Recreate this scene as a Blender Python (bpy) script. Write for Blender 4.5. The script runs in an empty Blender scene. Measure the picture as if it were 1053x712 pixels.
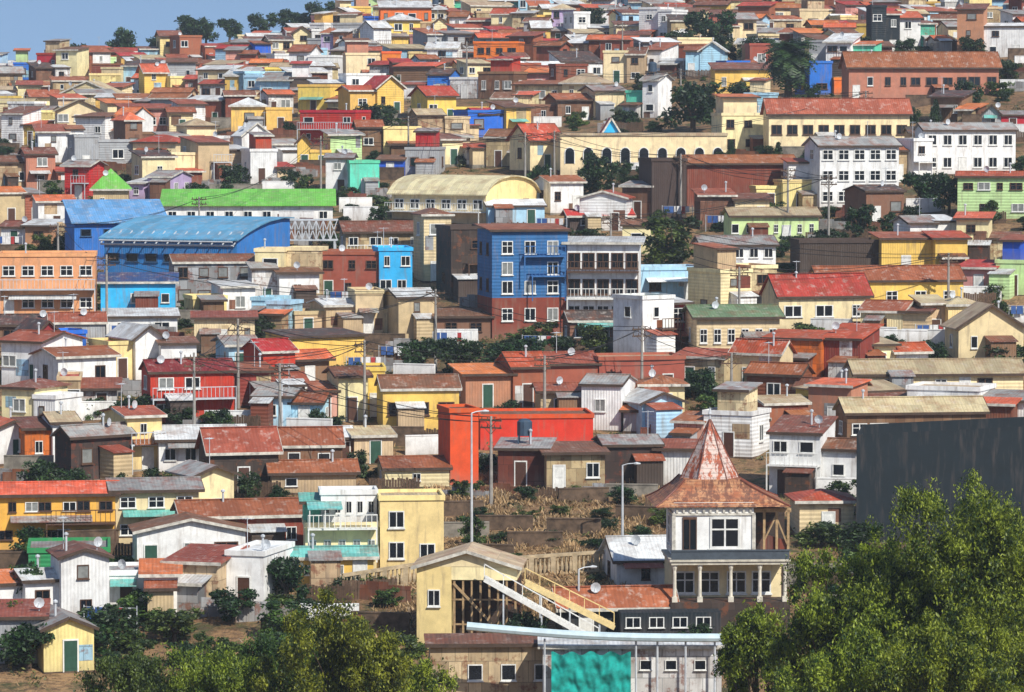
import bpy, math, random
import numpy as np
from mathutils import Vector, Matrix, noise as mnoise
random.seed(11)
scene = bpy.context.scene
col = scene.collection
F = 4000.0
CZ = 60.0
H0 = 110.0
PITCH = math.atan((356.0 - H0) / F)
# ------------------------------------------------------------------ terrain
PY = [-3000, -40, 0, 20, 60, 150, 200, 240, 270, 305, 345, 395, 465, 570, 640, 700, 760, 800, 900, 1300, 6000]
PZ = [-40, -2, -2, -8, -22, -41, -43.5, -42.7, -40.5, -38.1, -34.5, -29.6, -23.3, -14.3, -9.6, -5.5, -1.2, 0.3, -8, -60, -80]
PZ = [z + (H0 / F * y if 150 <= y <= 900 else 0) for y, z in zip(PY, PZ)]
TY = [0, 300, 395, 480, 570, 640, 700, 760, 900, 1300, 6000]
TT = [0, 0, .035, .065, .09, .105, .125, .148, .15, 0.02, 0]


def ground(x, y):
    xx = max(-260, min(260, x))
    b = 0.35 * math.sin(x * .09 + y * .05) + 0.3 * math.sin(x * .05 - y * .11 + 1.3)
    return CZ + float(np.interp(y, PY, PZ)) + float(np.interp(y, TY, TT)) * xx + b


def pdir(px, py):
    u = (px - 526.5) / F
    v = (356.0 - py) / F
    c, s = math.cos(PITCH), math.sin(PITCH)
    return (u, c + v * s, -s + v * c)


def at(px, py, D):
    d = pdir(px, py)
    k = D / d[1]
    return Vector((d[0] * k, D, CZ + d[2] * k))


def site(px, py):
    d = pdir(px, py)
    prev = 185.0
    Y = 185.0
    while Y < 800:
        k = Y / d[1]
        if CZ + d[2] * k < ground(d[0] * k, Y):
            a, b = prev, Y
            for _ in range(14):
                m = (a + b) / 2
                k = m / d[1]
                if CZ + d[2] * k < ground(d[0] * k, m):
                    b = m
                else:
                    a = m
            Y = b
            break
        prev = Y
        Y += 3
    k = Y / d[1]
    return Vector((d[0] * k, Y, ground(d[0] * k, Y)))


def to_px(p):
    x, y, z = p[0], p[1], p[2] - CZ
    c, s = math.cos(PITCH), math.sin(PITCH)
    f = y * c - z * s
    u = y * s + z * c
    return 526.5 + F * x / f, 356 - F * u / f


# ------------------------------------------------------------------ helpers
def lin(c):
    return tuple(((v / 12.92) if v <= .04045 else ((v + .055) / 1.055) ** 2.4) for v in c)


class MB:
    def __init__(s):
        s.v = []
        s.f = []
        s.m = []

    def face(s, pts, mi=0):
        b = len(s.v)
        s.v += [tuple(p) for p in pts]
        s.f.append(tuple(range(b, b + len(pts))))
        s.m.append(mi)

    def box(s, x0, x1, y0, y1, z0, z1, mi=0):
        b = len(s.v)
        s.v += [(x0, y0, z0), (x1, y0, z0), (x1, y1, z0), (x0, y1, z0), (x0, y0, z1), (x1, y0, z1), (x1, y1, z1), (x0, y1, z1)]
        for q in ((0, 3, 2, 1), (4, 5, 6, 7), (0, 1, 5, 4), (1, 2, 6, 5), (2, 3, 7, 6), (3, 0, 4, 7)):
            s.f.append(tuple(b + i for i in q))
            s.m.append(mi)

    def slab(s, pts, t, mi=0):
        n = len(pts)
        b = len(s.v)
        s.v += [tuple(p) for p in pts] + [(p[0], p[1], p[2] - t) for p in pts]
        s.f.append(tuple(range(b, b + n)))
        s.m.append(mi)
        s.f.append(tuple(reversed(range(b + n, b + 2 * n))))
        s.m.append(mi)
        for i in range(n):
            j = (i + 1) % n
            s.f.append((b + i, b + n + i, b + n + j, b + j))
            s.m.append(mi)

    def tube(s, pts, rad, n=6, mi=0, cap=True):
        pts = [Vector(p) for p in pts]
        b = len(s.v)
        for i, p in enumerate(pts):
            if i == 0:
                t = pts[1] - p
            elif i == len(pts) - 1:
                t = p - pts[-2]
            else:
                t = pts[i + 1] - pts[i - 1]
            t.normalize()
            a = Vector((0, 0, 1)) if abs(t.z) < .9 else Vector((1, 0, 0))
            u = t.cross(a).normalized()
            w = t.cross(u)
            r = rad[i] if isinstance(rad, (list, tuple)) else rad
            for k in range(n):
                an = 2 * math.pi * k / n
                s.v.append(tuple(p + u * (r * math.cos(an)) + w * (r * math.sin(an))))
        for i in range(len(pts) - 1):
            for k in range(n):
                k2 = (k + 1) % n
                s.f.append((b + i * n + k, b + i * n + k2, b + (i + 1) * n + k2, b + (i + 1) * n + k))
                s.m.append(mi)
        if cap:
            s.f.append(tuple(b + k for k in reversed(range(n))))
            s.m.append(mi)
            e = b + (len(pts) - 1) * n
            s.f.append(tuple(e + k for k in range(n)))
            s.m.append(mi)

    def beam(s, a, b_, w, h, mi=0):
        a = Vector(a)
        b_ = Vector(b_)
        t = (b_ - a).normalized()
        up = Vector((0, 0, 1)) if abs(t.z) < .95 else Vector((0, 1, 0))
        u = t.cross(up).normalized() * (w / 2)
        v = u.cross(t).normalized() * (h / 2)
        k = len(s.v)
        for p in (a, b_):
            for q in (-u - v, u - v, u + v, -u + v):
                s.v.append(tuple(p + q))
        for q in ((0, 1, 2, 3), (7, 6, 5, 4), (0, 4, 5, 1), (1, 5, 6, 2), (2, 6, 7, 3), (3, 7, 4, 0)):
            s.f.append(tuple(k + i for i in q))
            s.m.append(mi)

    def mesh(s, name, mats):
        me = bpy.data.meshes.new(name)
        me.from_pydata(s.v, [], s.f)
        for m in mats:
            me.materials.append(m)
        if len(mats) > 1:
            me.polygons.foreach_set("material_index", s.m)
        me.update()
        return me


def obj(name, data, parent=None, loc=(0, 0, 0), rz=0.0, scale=None):
    o = bpy.data.objects.new(name, data)
    col.objects.link(o)
    if parent is not None:
        o.parent = parent
    o.location = loc
    if rz:
        o.rotation_euler = (0, 0, rz)
    if scale:
        o.scale = scale
    return o


def thing(name, label, cat, loc, rz=0.0, data=None, group=None):
    o = obj(name, data, None, loc, rz)
    if data is None:
        o.empty_display_size = .5
    o["label"] = label
    o["category"] = cat
    if group:
        o["group"] = group
    return o


# ------------------------------------------------------------------ materials
def newmat(name):
    m = bpy.data.materials.new(name)
    m.use_nodes = True
    nt = m.node_tree
    b = nt.nodes["Principled BSDF"]
    return m, nt, b


def N(nt, t, **k):
    n = nt.nodes.new(t)
    for a, v in k.items():
        setattr(n, a, v)
    return n


def coords(nt):
    tc = N(nt, 'ShaderNodeTexCoord')
    oi = N(nt, 'ShaderNodeObjectInfo')
    mul = N(nt, 'ShaderNodeMath', operation='MULTIPLY')
    mul.inputs[1].default_value = 73.0
    nt.links.new(oi.outputs['Random'], mul.inputs[0])
    add = N(nt, 'ShaderNodeVectorMath', operation='ADD')
    nt.links.new(tc.outputs['Object'], add.inputs[0])
    nt.links.new(mul.outputs[0], add.inputs[1])
    return tc, oi, add


def mixc(nt, fac, a, b, mode='MIX'):
    m = N(nt, 'ShaderNodeMix', data_type='RGBA', blend_type=mode)
    for s, v in ((m.inputs[0], fac), (m.inputs[6], a), (m.inputs[7], b)):
        if hasattr(v, 'is_output'):
            nt.links.new(v, s)
        elif isinstance(v, (int, float)):
            s.default_value = v
        else:
            s.default_value = (*v, 1)
    return m.outputs[2]


def ramp(nt, src, a, b, lo=0., hi=1.):
    r = N(nt, 'ShaderNodeMapRange')
    r.inputs[1].default_value = a
    r.inputs[2].default_value = b
    r.inputs[3].default_value = lo
    r.inputs[4].default_value = hi
    nt.links.new(src, r.inputs[0])
    return r.outputs[0]


def noise(nt, vec, scale, detail=3, rough=.6, msc=None):
    n = N(nt, 'ShaderNodeTexNoise')
    n.inputs['Scale'].default_value = scale
    n.inputs['Detail'].default_value = detail
    n.inputs['Roughness'].default_value = rough
    if msc:
        mp = N(nt, 'ShaderNodeMapping')
        mp.inputs['Scale'].default_value = msc
        nt.links.new(vec, mp.inputs[0])
        vec = mp.outputs[0]
    nt.links.new(vec, n.inputs['Vector'])
    return n.outputs[0]


def bands(nt, vec, axis, period):
    mp = N(nt, 'ShaderNodeSeparateXYZ')
    nt.links.new(vec, mp.inputs[0])
    m = N(nt, 'ShaderNodeMath', operation='MULTIPLY')
    nt.links.new(mp.outputs[axis], m.inputs[0])
    m.inputs[1].default_value = 2 * math.pi / period
    sn = N(nt, 'ShaderNodeMath', operation='SINE')
    nt.links.new(m.outputs[0], sn.inputs[0])
    return sn.outputs[0]


def hsv(nt, oi, c, dv=.12, dh=.02):
    h = N(nt, 'ShaderNodeHueSaturation')
    nt.links.new(c, h.inputs['Color'])
    nt.links.new(ramp(nt, oi.outputs['Random'], 0, 1, 1 - dv, 1 + dv), h.inputs['Value'])
    m2 = N(nt, 'ShaderNodeMath', operation='MULTIPLY')
    m2.inputs[1].default_value = 7.31
    nt.links.new(oi.outputs['Random'], m2.inputs[0])
    fr = N(nt, 'ShaderNodeMath', operation='FRACT')
    nt.links.new(m2.outputs[0], fr.inputs[0])
    nt.links.new(ramp(nt, fr.outputs[0], 0, 1, .5 - dh, .5 + dh), h.inputs['Hue'])
    return h.outputs[0]


WALL = dict(white=(.95, .95, .94), cream=(.97, .90, .70), yellow=(.96, .80, .40), amber=(.95, .70, .30), paleyellow=(.97, .88, .60), orange=(.94, .47, .16), salmon=(.93, .64, .46),
            red=(.76, .16, .12), vermilion=(.88, .25, .12), maroon=(.54, .20, .16), brown=(.54, .39, .29), tan=(.81, .71, .55),
            gray=(.66, .67, .68), blue=(.14, .42, .84), sky=(.20, .70, .96), navy=(.10, .15, .18), denim=(.18, .39, .64), pink=(.89, .64, .58),
            palegreen=(.80, .91, .64), mint=(.40, .86, .72), lilac=(.76, .67, .82), dark=(.29, .23, .20), brick=(.64, .35, .25), beige=(.89, .80, .63),
            paleblue=(.70, .87, .96), green=(.18, .58, .36), rosybrown=(.78, .54, .41), rust=(.50, .27, .17), hallblue=(.18, .50, .80))
ROOF = dict(red=(.72, .27, .18), rust=(.64, .36, .24), gray=(.62, .62, .61), lgray=(.84, .85, .85), dark=(.31, .27, .25), brown=(.48, .33, .25), white=(.94, .95, .95),
            green=(.42, .52, .38), lime=(.42, .76, .28), orange=(.84, .44, .26), beige=(.76, .69, .55), teal=(.43, .73, .69), skyblue=(.38, .62, .80), denim=(.19, .33, .50), yellow=(.92, .74, .35), cream=(.90, .84, .68), maroon=(.48, .18, .15))
_mc = {}


def wall_mat(c, style='p'):
    k = ('w', c, style)
    if k in _mc:
        return _mc[k]
    m, nt, b = newmat('wall_%s_%s' % (c, style))
    base = lin(WALL[c])
    tc, oi, v = coords(nt)
    V = v.outputs[0]
    dk = tuple(x * .78 for x in base)
    c1 = mixc(nt, ramp(nt, noise(nt, V, .9, 4, .7), .35, .62), dk, base)
    st = noise(nt, V, 1.0, 3, .65, (2.2, 2.2, .3))
    dirt = (.24, .18, .135) if c not in ('dark', 'navy') else (.1, .08, .07)
    c2 = mixc(nt, ramp(nt, st, .52, .74, 0, .55), c1, dirt)
    sp = N(nt, 'ShaderNodeSeparateXYZ')
    nt.links.new(tc.outputs['Object'], sp.inputs[0])
    c2 = mixc(nt, ramp(nt, sp.outputs[2], 0, 1.3, .35, 0), c2, dirt)
    if style == 'v':
        bn = bands(nt, tc.outputs['Object'], 0, .24)
        c2 = mixc(nt, ramp(nt, bn, -1, 0, .16, 0), c2, tuple(x * .5 for x in base))
    elif style == 'c':
        bn = bands(nt, tc.outputs['Object'], 2, .32)
        c2 = mixc(nt, ramp(nt, bn, -1, -.4, .25, 0), c2, tuple(x * .45 for x in base))
    elif style == 's':
        br = N(nt, 'ShaderNodeTexBrick')
        mp = N(nt, 'ShaderNodeMapping')
        mp.inputs['Rotation'].default_value = (math.radians(90), 0, 0)
        nt.links.new(V, mp.inputs[0])
        nt.links.new(mp.outputs[0], br.inputs['Vector'])
        br.inputs['Color1'].default_value = (1, 1, 1, 1)
        br.inputs['Color2'].default_value = (.42, .38, .35, 1)
        br.inputs['Mortar'].default_value = (.25, .25, .25, 1)
        br.inputs['Scale'].default_value = 1
        br.inputs['Brick Width'].default_value = .8
        br.inputs['Row Height'].default_value = 1.3
        br.inputs['Mortar Size'].default_value = .025
        c2 = mixc(nt, .8, c2, br.outputs[0], 'MULTIPLY')
        c2 = mixc(nt, ramp(nt, noise(nt, V, 1.3, 4, .7), .54, .64, 0, .7), c2, lin((.46, .25, .14)))
    nt.links.new(hsv(nt, oi, c2, .08, .012), b.inputs['Base Color'])
    b.inputs['Roughness'].default_value = .8
    if style in 'vc':
        bp = N(nt, 'ShaderNodeBump')
        bp.inputs['Strength'].default_value = .25
        bp.inputs['Distance'].default_value = .05
        nt.links.new(bn, bp.inputs['Height'])
        nt.links.new(bp.outputs[0], b.inputs['Normal'])
    _mc[k] = m
    return m


def roof_mat(c, axis=0):
    k = ('r', c, axis)
    if k in _mc:
        return _mc[k]
    m, nt, b = newmat('roof_%s_%d' % (c, axis))
    base = lin(ROOF[c])
    tc, oi, v = coords(nt)
    V = v.outputs[0]
    br = N(nt, 'ShaderNodeTexBrick')
    src = V
    if axis == 1:
        mp = N(nt, 'ShaderNodeMapping')
        mp.inputs['Rotation'].default_value = (0, 0, math.radians(90))
        nt.links.new(V, mp.inputs[0])
        src = mp.outputs[0]
    nt.links.new(src, br.inputs['Vector'])
    br.inputs['Color1'].default_value = (*base, 1)
    br.inputs['Color2'].default_value = (*[x * .62 for x in base], 1)
    br.inputs['Mortar'].default_value = (*[x * .6 for x in base], 1)
    br.inputs['Scale'].default_value = 1
    br.inputs['Brick Width'].default_value = .85
    br.inputs['Row Height'].default_value = 2.3
    br.inputs['Mortar Size'].default_value = .015
    br.inputs['Bias'].default_value = -.25
    rustc = lin((.52, .27, .15)) if c not in ('lgray', 'white', 'skyblue', 'lime') else lin((.55, .46, .39))
    amt = {'rust': .85, 'brown': .7, 'red': .55, 'gray': .65, 'dark': .5, 'lime': .25, 'skyblue': .25, 'orange': .45, 'lgray': .55}.get(c, .4)
    nn = noise(nt, V, .7, 4, .72)
    c1 = mixc(nt, ramp(nt, nn, .46, .62, 0, amt), br.outputs[0], rustc)
    n2 = noise(nt, V, 1.6, 4, .7)
    c1 = mixc(nt, ramp(nt, n2, .56, .74, 0, .5), c1, tuple(x * .4 + .02 for x in base))
    c1 = mixc(nt, ramp(nt, n2, .46, .28, 0, .5), c1, (.58, .52, .46))
    bn = bands(nt, tc.outputs['Object'], axis, .27)
    c1 = mixc(nt, ramp(nt, bn, -1, 0, .14, 0), c1, tuple(x * .4 for x in base))
    nt.links.new(hsv(nt, oi, c1, .16, .012), b.inputs['Base Color'])
    b.inputs['Roughness'].default_value = .6
    bp = N(nt, 'ShaderNodeBump')
    bp.inputs['Strength'].default_value = .2
    bp.inputs['Distance'].default_value = .05
    nt.links.new(bn, bp.inputs['Height'])
    nt.links.new(bp.outputs[0], b.inputs['Normal'])
    _mc[k] = m
    return m


def plain(name, c, rough=.7, var=.25, scale=3.):
    k = ('p', name)
    if k in _mc:
        return _mc[k]
    m, nt, b = newmat(name)
    base = lin(c)
    tc, oi, v = coords(nt)
    c1 = mixc(nt, ramp(nt, noise(nt, v.outputs[0], scale, 3, .65), .35, .65), tuple(x * (1 - var) for x in base), base)
    nt.links.new(c1, b.inputs['Base Color'])
    b.inputs['Roughness'].default_value = rough
    _mc[k] = m
    return m


M_fw = plain('frame_white', (.92, .92, .90))
M_fb = plain('frame_brown', (.36, .25, .18))
M_fg = plain('frame_blue', (.2, .35, .5))
M_glass = plain('glass_dark', (.10, .12, .15), .12, .4, .8)
M_curt = plain('glass_curtain', (.55, .56, .55), .3, .4, 2.)
M_conc = plain('concrete', (.58, .55, .50), .9, .5, 1.2)
M_stone = plain('stone', (.43, .35, .28), .95, .6, 1.6)
M_wood = plain('wood_weathered', (.40, .31, .24), .85, .5, 4)
M_timber = plain('timber_pale', (.72, .60, .44), .85, .4, 4)
M_polew = plain('pole_grey', (.62, .60, .57), .8, .3, 2)
M_metal = plain('metal_light', (.78, .80, .82), .45, .25, 2)
M_black = plain('cable_black', (.10, .10, .10), .6)
M_door = plain('door_brown', (.33, .20, .14), .6, .3, 4)
M_doorg = plain('door_green', (.15, .32, .25), .6, .3, 4)
M_fascia = plain('fascia_white', (.86, .84, .79), .7, .5, 2)
M_fasciad = plain('fascia_dark', (.32, .25, .20), .8, .4, 2)
M_bark = plain('bark', (.34, .27, .21), .95, .5, 3)


def leaf_mat(name, dark, light, tr=.25, lo=-.5):
    m, nt, b = newmat(name)
    geo = N(nt, 'ShaderNodeNewGeometry')
    tc = N(nt, 'ShaderNodeTexCoord')
    oi = N(nt, 'ShaderNodeObjectInfo')
    n = noise(nt, tc.outputs['Object'], .9, 3, .65)
    a = N(nt, 'ShaderNodeMath', operation='ADD')
    nt.links.new(ramp(nt, n, .38, .62, lo, .4), a.inputs[0])
    nt.links.new(geo.outputs['Random Per Island'], a.inputs[1])
    a.use_clamp = True
    c = mixc(nt, a.outputs[0], dark, light)
    c = hsv(nt, oi, c, .15, .018)
    nt.links.new(c, b.inputs['Base Color'])
    b.inputs['Roughness'].default_value = .55
    t = N(nt, 'ShaderNodeBsdfTranslucent')
    nt.links.new(c, t.inputs[0])
    mx = N(nt, 'ShaderNodeMixShader')
    mx.inputs[0].default_value = tr
    nt.links.new(b.outputs[0], mx.inputs[1])
    nt.links.new(t.outputs[0], mx.inputs[2])
    nt.links.new(mx.outputs[0], nt.nodes['Material Output'].inputs[0])
    return m


M_leafd = leaf_mat('leaf_dark', (.010, .026, .010), (.05, .11, .025))
M_leafm = leaf_mat('leaf_mid', (.016, .040, .010), (.13, .20, .03))
M_leafy = leaf_mat('leaf_bright', (.018, .048, .006), (.34, .40, .03), .3, -.5)
M_straw = leaf_mat('straw', (.16, .11, .05), (.60, .43, .20), .2, -.35)
M_weed = leaf_mat('weed', (.030, .036, .012), (.20, .20, .06), .2)


# ------------------------------------------------------------------ window and door meshes (unit size, facing -y)
def win_mesh(kind, fm, gm):
    b = MB()
    t = .07
    b.box(-.5, .5, -.07, .0, -.5, -.5 + t, 0)
    b.box(-.5, .5, -.07, .0, .5 - t, .5, 0)
    b.box(-.5, -.5 + t, -.068, .0, -.5 + t, .5 - t, 0)
    b.box(.5 - t, .5, -.068, .0, -.5 + t, .5 - t, 0)
    if kind != 'one':
        b.box(-.03, .03, -.062, -.0, -.5 + t, .5 - t, 0)
    if kind == 'four':
        b.box(-.5 + t, -.03, -.06, -.0, .08, .13, 0)
        b.box(.03, .5 - t, -.06, -.0, .08, .13, 0)
    b.box(-.56, .56, -.14, -.0, -.57, -.502, 0)
    b.face([(-.43, -.02, -.43), (.43, -.02, -.43), (.43, -.02, .43), (-.43, -.02, .43)], 1)
    return b.mesh('window', [fm, gm])


WINS = [win_mesh('two', M_fw, M_glass), win_mesh('four', M_fw, M_glass), win_mesh('one', M_fw, M_glass), win_mesh('two', M_fb, M_glass), win_mesh('two', M_fw, M_curt),
        win_mesh('four', M_fb, M_glass), win_mesh('one', M_fg, M_glass), win_mesh('one', M_fb, M_curt)]


def door_mesh(mt):
    b = MB()
    b.box(-.5, .5, -.03, .0, 0, 1, 0)
    b.box(-.6, -.5, -.06, .0, 0, 1.05, 1)
    b.box(.5, .6, -.06, .0, 0, 1.05, 1)
    b.box(-.5, .5, -.06, 0, 1.0, 1.05, 1)
    b.box(-.36, .36, -.045, -.03, .12, .45, 0)
    b.box(-.36, .36, -.045, -.03, .55, .9, 0)
    return b.mesh('door', [mt, M_fw])


DOORS = [door_mesh(M_door), door_mesh(M_doorg), door_mesh(M_fw)]


def dish_mesh():
    b = MB()
    n = 10
    r = .35
    for i in range(n):
        a0, a1 = 2 * math.pi * i / n, 2 * math.pi * (i + 1) / n
        b.face([(0, -.02, .7), (r * math.cos(a0), -.15, .7 + r * math.sin(a0)), (r * math.cos(a1), -.15, .7 + r * math.sin(a1))])
    b.tube([(0, 0, 0), (0, 0, .7)], .03, 5)
    b.tube([(0, -.02, .7), (0, -.4, .62)], .015, 4)
    return b.mesh('satellite_dish', [M_metal])


DISH = dish_mesh()


def chim_mesh():
    b = MB()
    b.tube([(0, 0, -.6), (0, 0, 1.0)], .08, 7)
    b.tube([(0, 0, 1.0), (0, 0, 1.12), (0, 0, 1.2)], [.16, .16, .02], 7)
    return b.mesh('chimney', [M_metal])


CHIM = chim_mesh()


def ant_mesh():
    b = MB()
    b.tube([(0, 0, 0), (0, 0, 2.2)], .03, 4)
    b.tube([(-.5, 0, 2.1), (.5, 0, 2.1)], .02, 4)
    for i in range(5):
        x = -.45 + .2 * i
        b.tube([(x, -.3, 2.1), (x, .3, 2.1)], .015, 4)
    return b.mesh('antenna', [M_metal])


ANT = ant_mesh()


def laundry_mesh():
    b = MB()
    r = random.Random(5)
    b.tube([(-1.8, 0, 1.8), (1.8, 0, 1.75)], .015, 4, 0)
    for x in (-1.8, 1.8):
        b.tube([(x, 0, 0), (x, 0, 1.9)], .035, 5, 0)
    x = -1.6
    while x < 1.4:
        w = r.uniform(.25, .6)
        h = r.uniform(.4, .9)
        b.slab([(x, -.02, 1.76), (x + w, -.02, 1.76), (x + w, .0, 1.761), (x, .0, 1.761)], h, r.randrange(1, 4))
        x += w + .08
    return b.mesh('laundry_line', [M_metal, plain('cloth_white', (.9, .9, .9)), plain('cloth_red', (.7, .2, .2)), plain('cloth_blue', (.2, .35, .6))])


LAUN = laundry_mesh()


def tank_mesh():
    b = MB()
    b.tube([(0, 0, .6), (0, 0, 1.7), (0, 0, 1.85), (0, 0, 1.95)], [.6, .6, .45, .15], 12)
    for x in (-.45, .45):
        for y in (-.45, .45):
            b.box(x - .05, x + .05, y - .05, y + .05, -.5, .62, 0)
    return b.mesh('water_tank', [plain('tank', (.22, .30, .38), .6)])


TANK = tank_mesh()
NUMW = {1: 'one-storey', 2: 'two-storey', 3: 'three-storey', 4: 'four-storey', 5: 'five-storey'}
CW = dict(vermilion='orange-red', sky='bright sky-blue', denim='deep blue', palegreen='pale green', paleblue='pale blue', dark='dark brown', rosybrown='rosy brown', rust='rust-brown', navy='dark navy', maroon='dark red', hallblue='blue', amber='orange-yellow', paleyellow='pale yellow')
RW = dict(lgray='light zinc', rust='rusty red', lime='bright green', skyblue='light blue', dark='dark', denim='blue', red='red', maroon='dark red')
SW = dict(p='plastered', c='clapboard', v='corrugated', s='patched-sheet')
RT = dict(S='gable', F='front-gable', H='hipped', M='lean-to', T='flat')
PALW = ['white', 'white', 'white', 'white', 'cream', 'cream', 'cream', 'beige', 'beige', 'tan', 'gray', 'brick', 'paleblue', 'yellow', 'yellow', 'paleyellow', 'pink', 'palegreen', 'rosybrown', 'red', 'mint', 'blue', 'maroon', 'orange', 'brown', 'tan']
PALR = ['rust', 'rust', 'rust', 'rust', 'red', 'red', 'orange', 'gray', 'gray', 'lgray', 'lgray', 'brown', 'brown', 'white', 'beige', 'orange']
PLACED = []     # X0,X1,Y0,Y1
ZB = np.full((180, 265), np.inf)
ZF = np.full((180, 265), np.inf)


def mark(x0, x1, y0, y1, Y, both=True):
    a, b_ = max(0, int(x0 / 4)), min(265, int(x1 / 4) + 1)
    c, d = max(0, int(y0 / 4)), min(180, int(y1 / 4) + 1)
    if b_ > a and d > c:
        ZF[c:d, a:b_] = np.minimum(ZF[c:d, a:b_], Y)
        if both:
            ZB[c:d, a:b_] = np.minimum(ZB[c:d, a:b_], Y)


def roof_parts(mb, w, d, h, rise, t, oh):
    a, bb = -w / 2 - oh, w / 2 + oh
    th = .11
    if t == 'S':
        k = rise / (d / 2)
        zf = h - oh * k + th
        zr = h + rise + th
        mb.slab([(a, -oh, zf), (bb, -oh, zf), (bb, d / 2, zr), (a, d / 2, zr)], th)
        mb.slab([(bb, d + oh, zf), (a, d + oh, zf), (a, d / 2 + .001, zr), (bb, d / 2 + .001, zr)], th)
        mb.beam((a - .02, d / 2, zr + .02), (bb + .02, d / 2, zr + .02), .3, .06)
        mb.box(a - .01, bb + .01, -oh - .035, -oh - .002, zf - .2, zf + .02, 1)
        for xx in (a, bb):
            s_ = -1 if xx == a else 1
            mb.beam((xx + s_ * .02, -oh, zf - .09), (xx + s_ * .02, d / 2, zr - .09), .035, .2, 1)
    elif t == 'F':
        k = rise / (w / 2)
        zf = h - oh * k + th
        zr = h + rise + th
        mb.slab([(a, -oh, zf), (0, -oh, zr), (0, d + oh, zr), (a, d + oh, zf)], th)
        mb.slab([(bb, -oh, zf), (bb, d + oh, zf), (0.001, d + oh, zr), (0.001, -oh, zr)], th)
        mb.beam((a, -oh - .02, zf - .09), (0, -oh - .02, zr - .09), .035, .2, 1)
        mb.beam((bb, -oh - .02, zf - .09), (0, -oh - .02, zr - .09), .035, .2, 1)
    elif t == 'H':
        m_ = min(w, d) / 2
        k = rise / m_
        zf = h - oh * k + th
        zr = h + rise + th
        if w >= d:
            r0, r1 = (-w / 2 + m_, d / 2, zr), (w / 2 - m_, d / 2, zr)
        else:
            r0, r1 = (0, m_, zr), (0, d - m_, zr)
        A, B, C, D_ = (a, -oh, zf), (bb, -oh, zf), (bb, d + oh, zf), (a, d + oh, zf)
        if w >= d:
            for p in ([A, B, r1, r0], [B, C, r1], [C, D_, r0, r1], [D_, A, r0]):
                mb.slab(p, th)
        else:
            for p in ([A, B, r0], [B, C, r1, r0], [C, D_, r1], [D_, A, r0, r1]):
                mb.slab(p, th)
        mb.box(a - .01, bb + .01, -oh - .035, -oh - .002, zf - .2, zf + .02, 1)
    elif t == 'M':
        k = rise / d
        zf = h - oh * k + th
        zb = h + rise + oh * k + th
        mb.slab([(a, -oh, zf), (bb, -oh, zf), (bb, d + oh, zb), (a, d + oh, zb)], th)
        mb.box(a - .01, bb + .01, -oh - .035, -oh - .002, zf - .2, zf + .02, 1)
    else:
        mb.box(a, bb, -oh, d + oh, h + .002, h + .12, 0)
        for q in ((a - .05, bb + .05, -oh - .05, -oh + .15), (a - .05, bb + .05, d + oh - .15, d + oh + .05), (a - .05, a + .15, -oh + .151, d + oh - .151), (bb - .15, bb + .05, -oh + .151, d + oh - .151)):
            mb.box(q[0], q[1], q[2], q[3], h - .02, h + .34, 1)


def wall_shell(mb, w, d, h, rise, t, z0=0.):
    a, b_ = -w / 2, w / 2
    if t == 'S':
        mb.face([(a, 0, z0), (b_, 0, z0), (b_, 0, h), (a, 0, h)])
        mb.face([(b_, d, z0), (a, d, z0), (a, d, h), (b_, d, h)])
        mb.face([(a, d, z0), (a, 0, z0), (a, 0, h), (a, d / 2, h + rise), (a, d, h)])
        mb.face([(b_, 0, z0), (b_, d, z0), (b_, d, h), (b_, d / 2, h + rise), (b_, 0, h)])
    elif t == 'F':
        mb.face([(a, 0, z0), (b_, 0, z0), (b_, 0, h), (0, 0, h + rise), (a, 0, h)])
        mb.face([(b_, d, z0), (a, d, z0), (a, d, h), (0, d, h + rise), (b_, d, h)])
        mb.face([(a, d, z0), (a, 0, z0), (a, 0, h), (a, d, h)])
        mb.face([(b_, 0, z0), (b_, d, z0), (b_, d, h), (b_, 0, h)])
    elif t == 'M':
        mb.face([(a, 0, z0), (b_, 0, z0), (b_, 0, h), (a, 0, h)])
        mb.face([(b_, d, z0), (a, d, z0), (a, d, h + rise), (b_, d, h + rise)])
        mb.face([(a, d, z0), (a, 0, z0), (a, 0, h), (a, d, h + rise)])
        mb.face([(b_, 0, z0), (b_, d, z0), (b_, d, h + rise), (b_, 0, h)])
    else:
        mb.box(a, b_, 0, d, z0, h)


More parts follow.
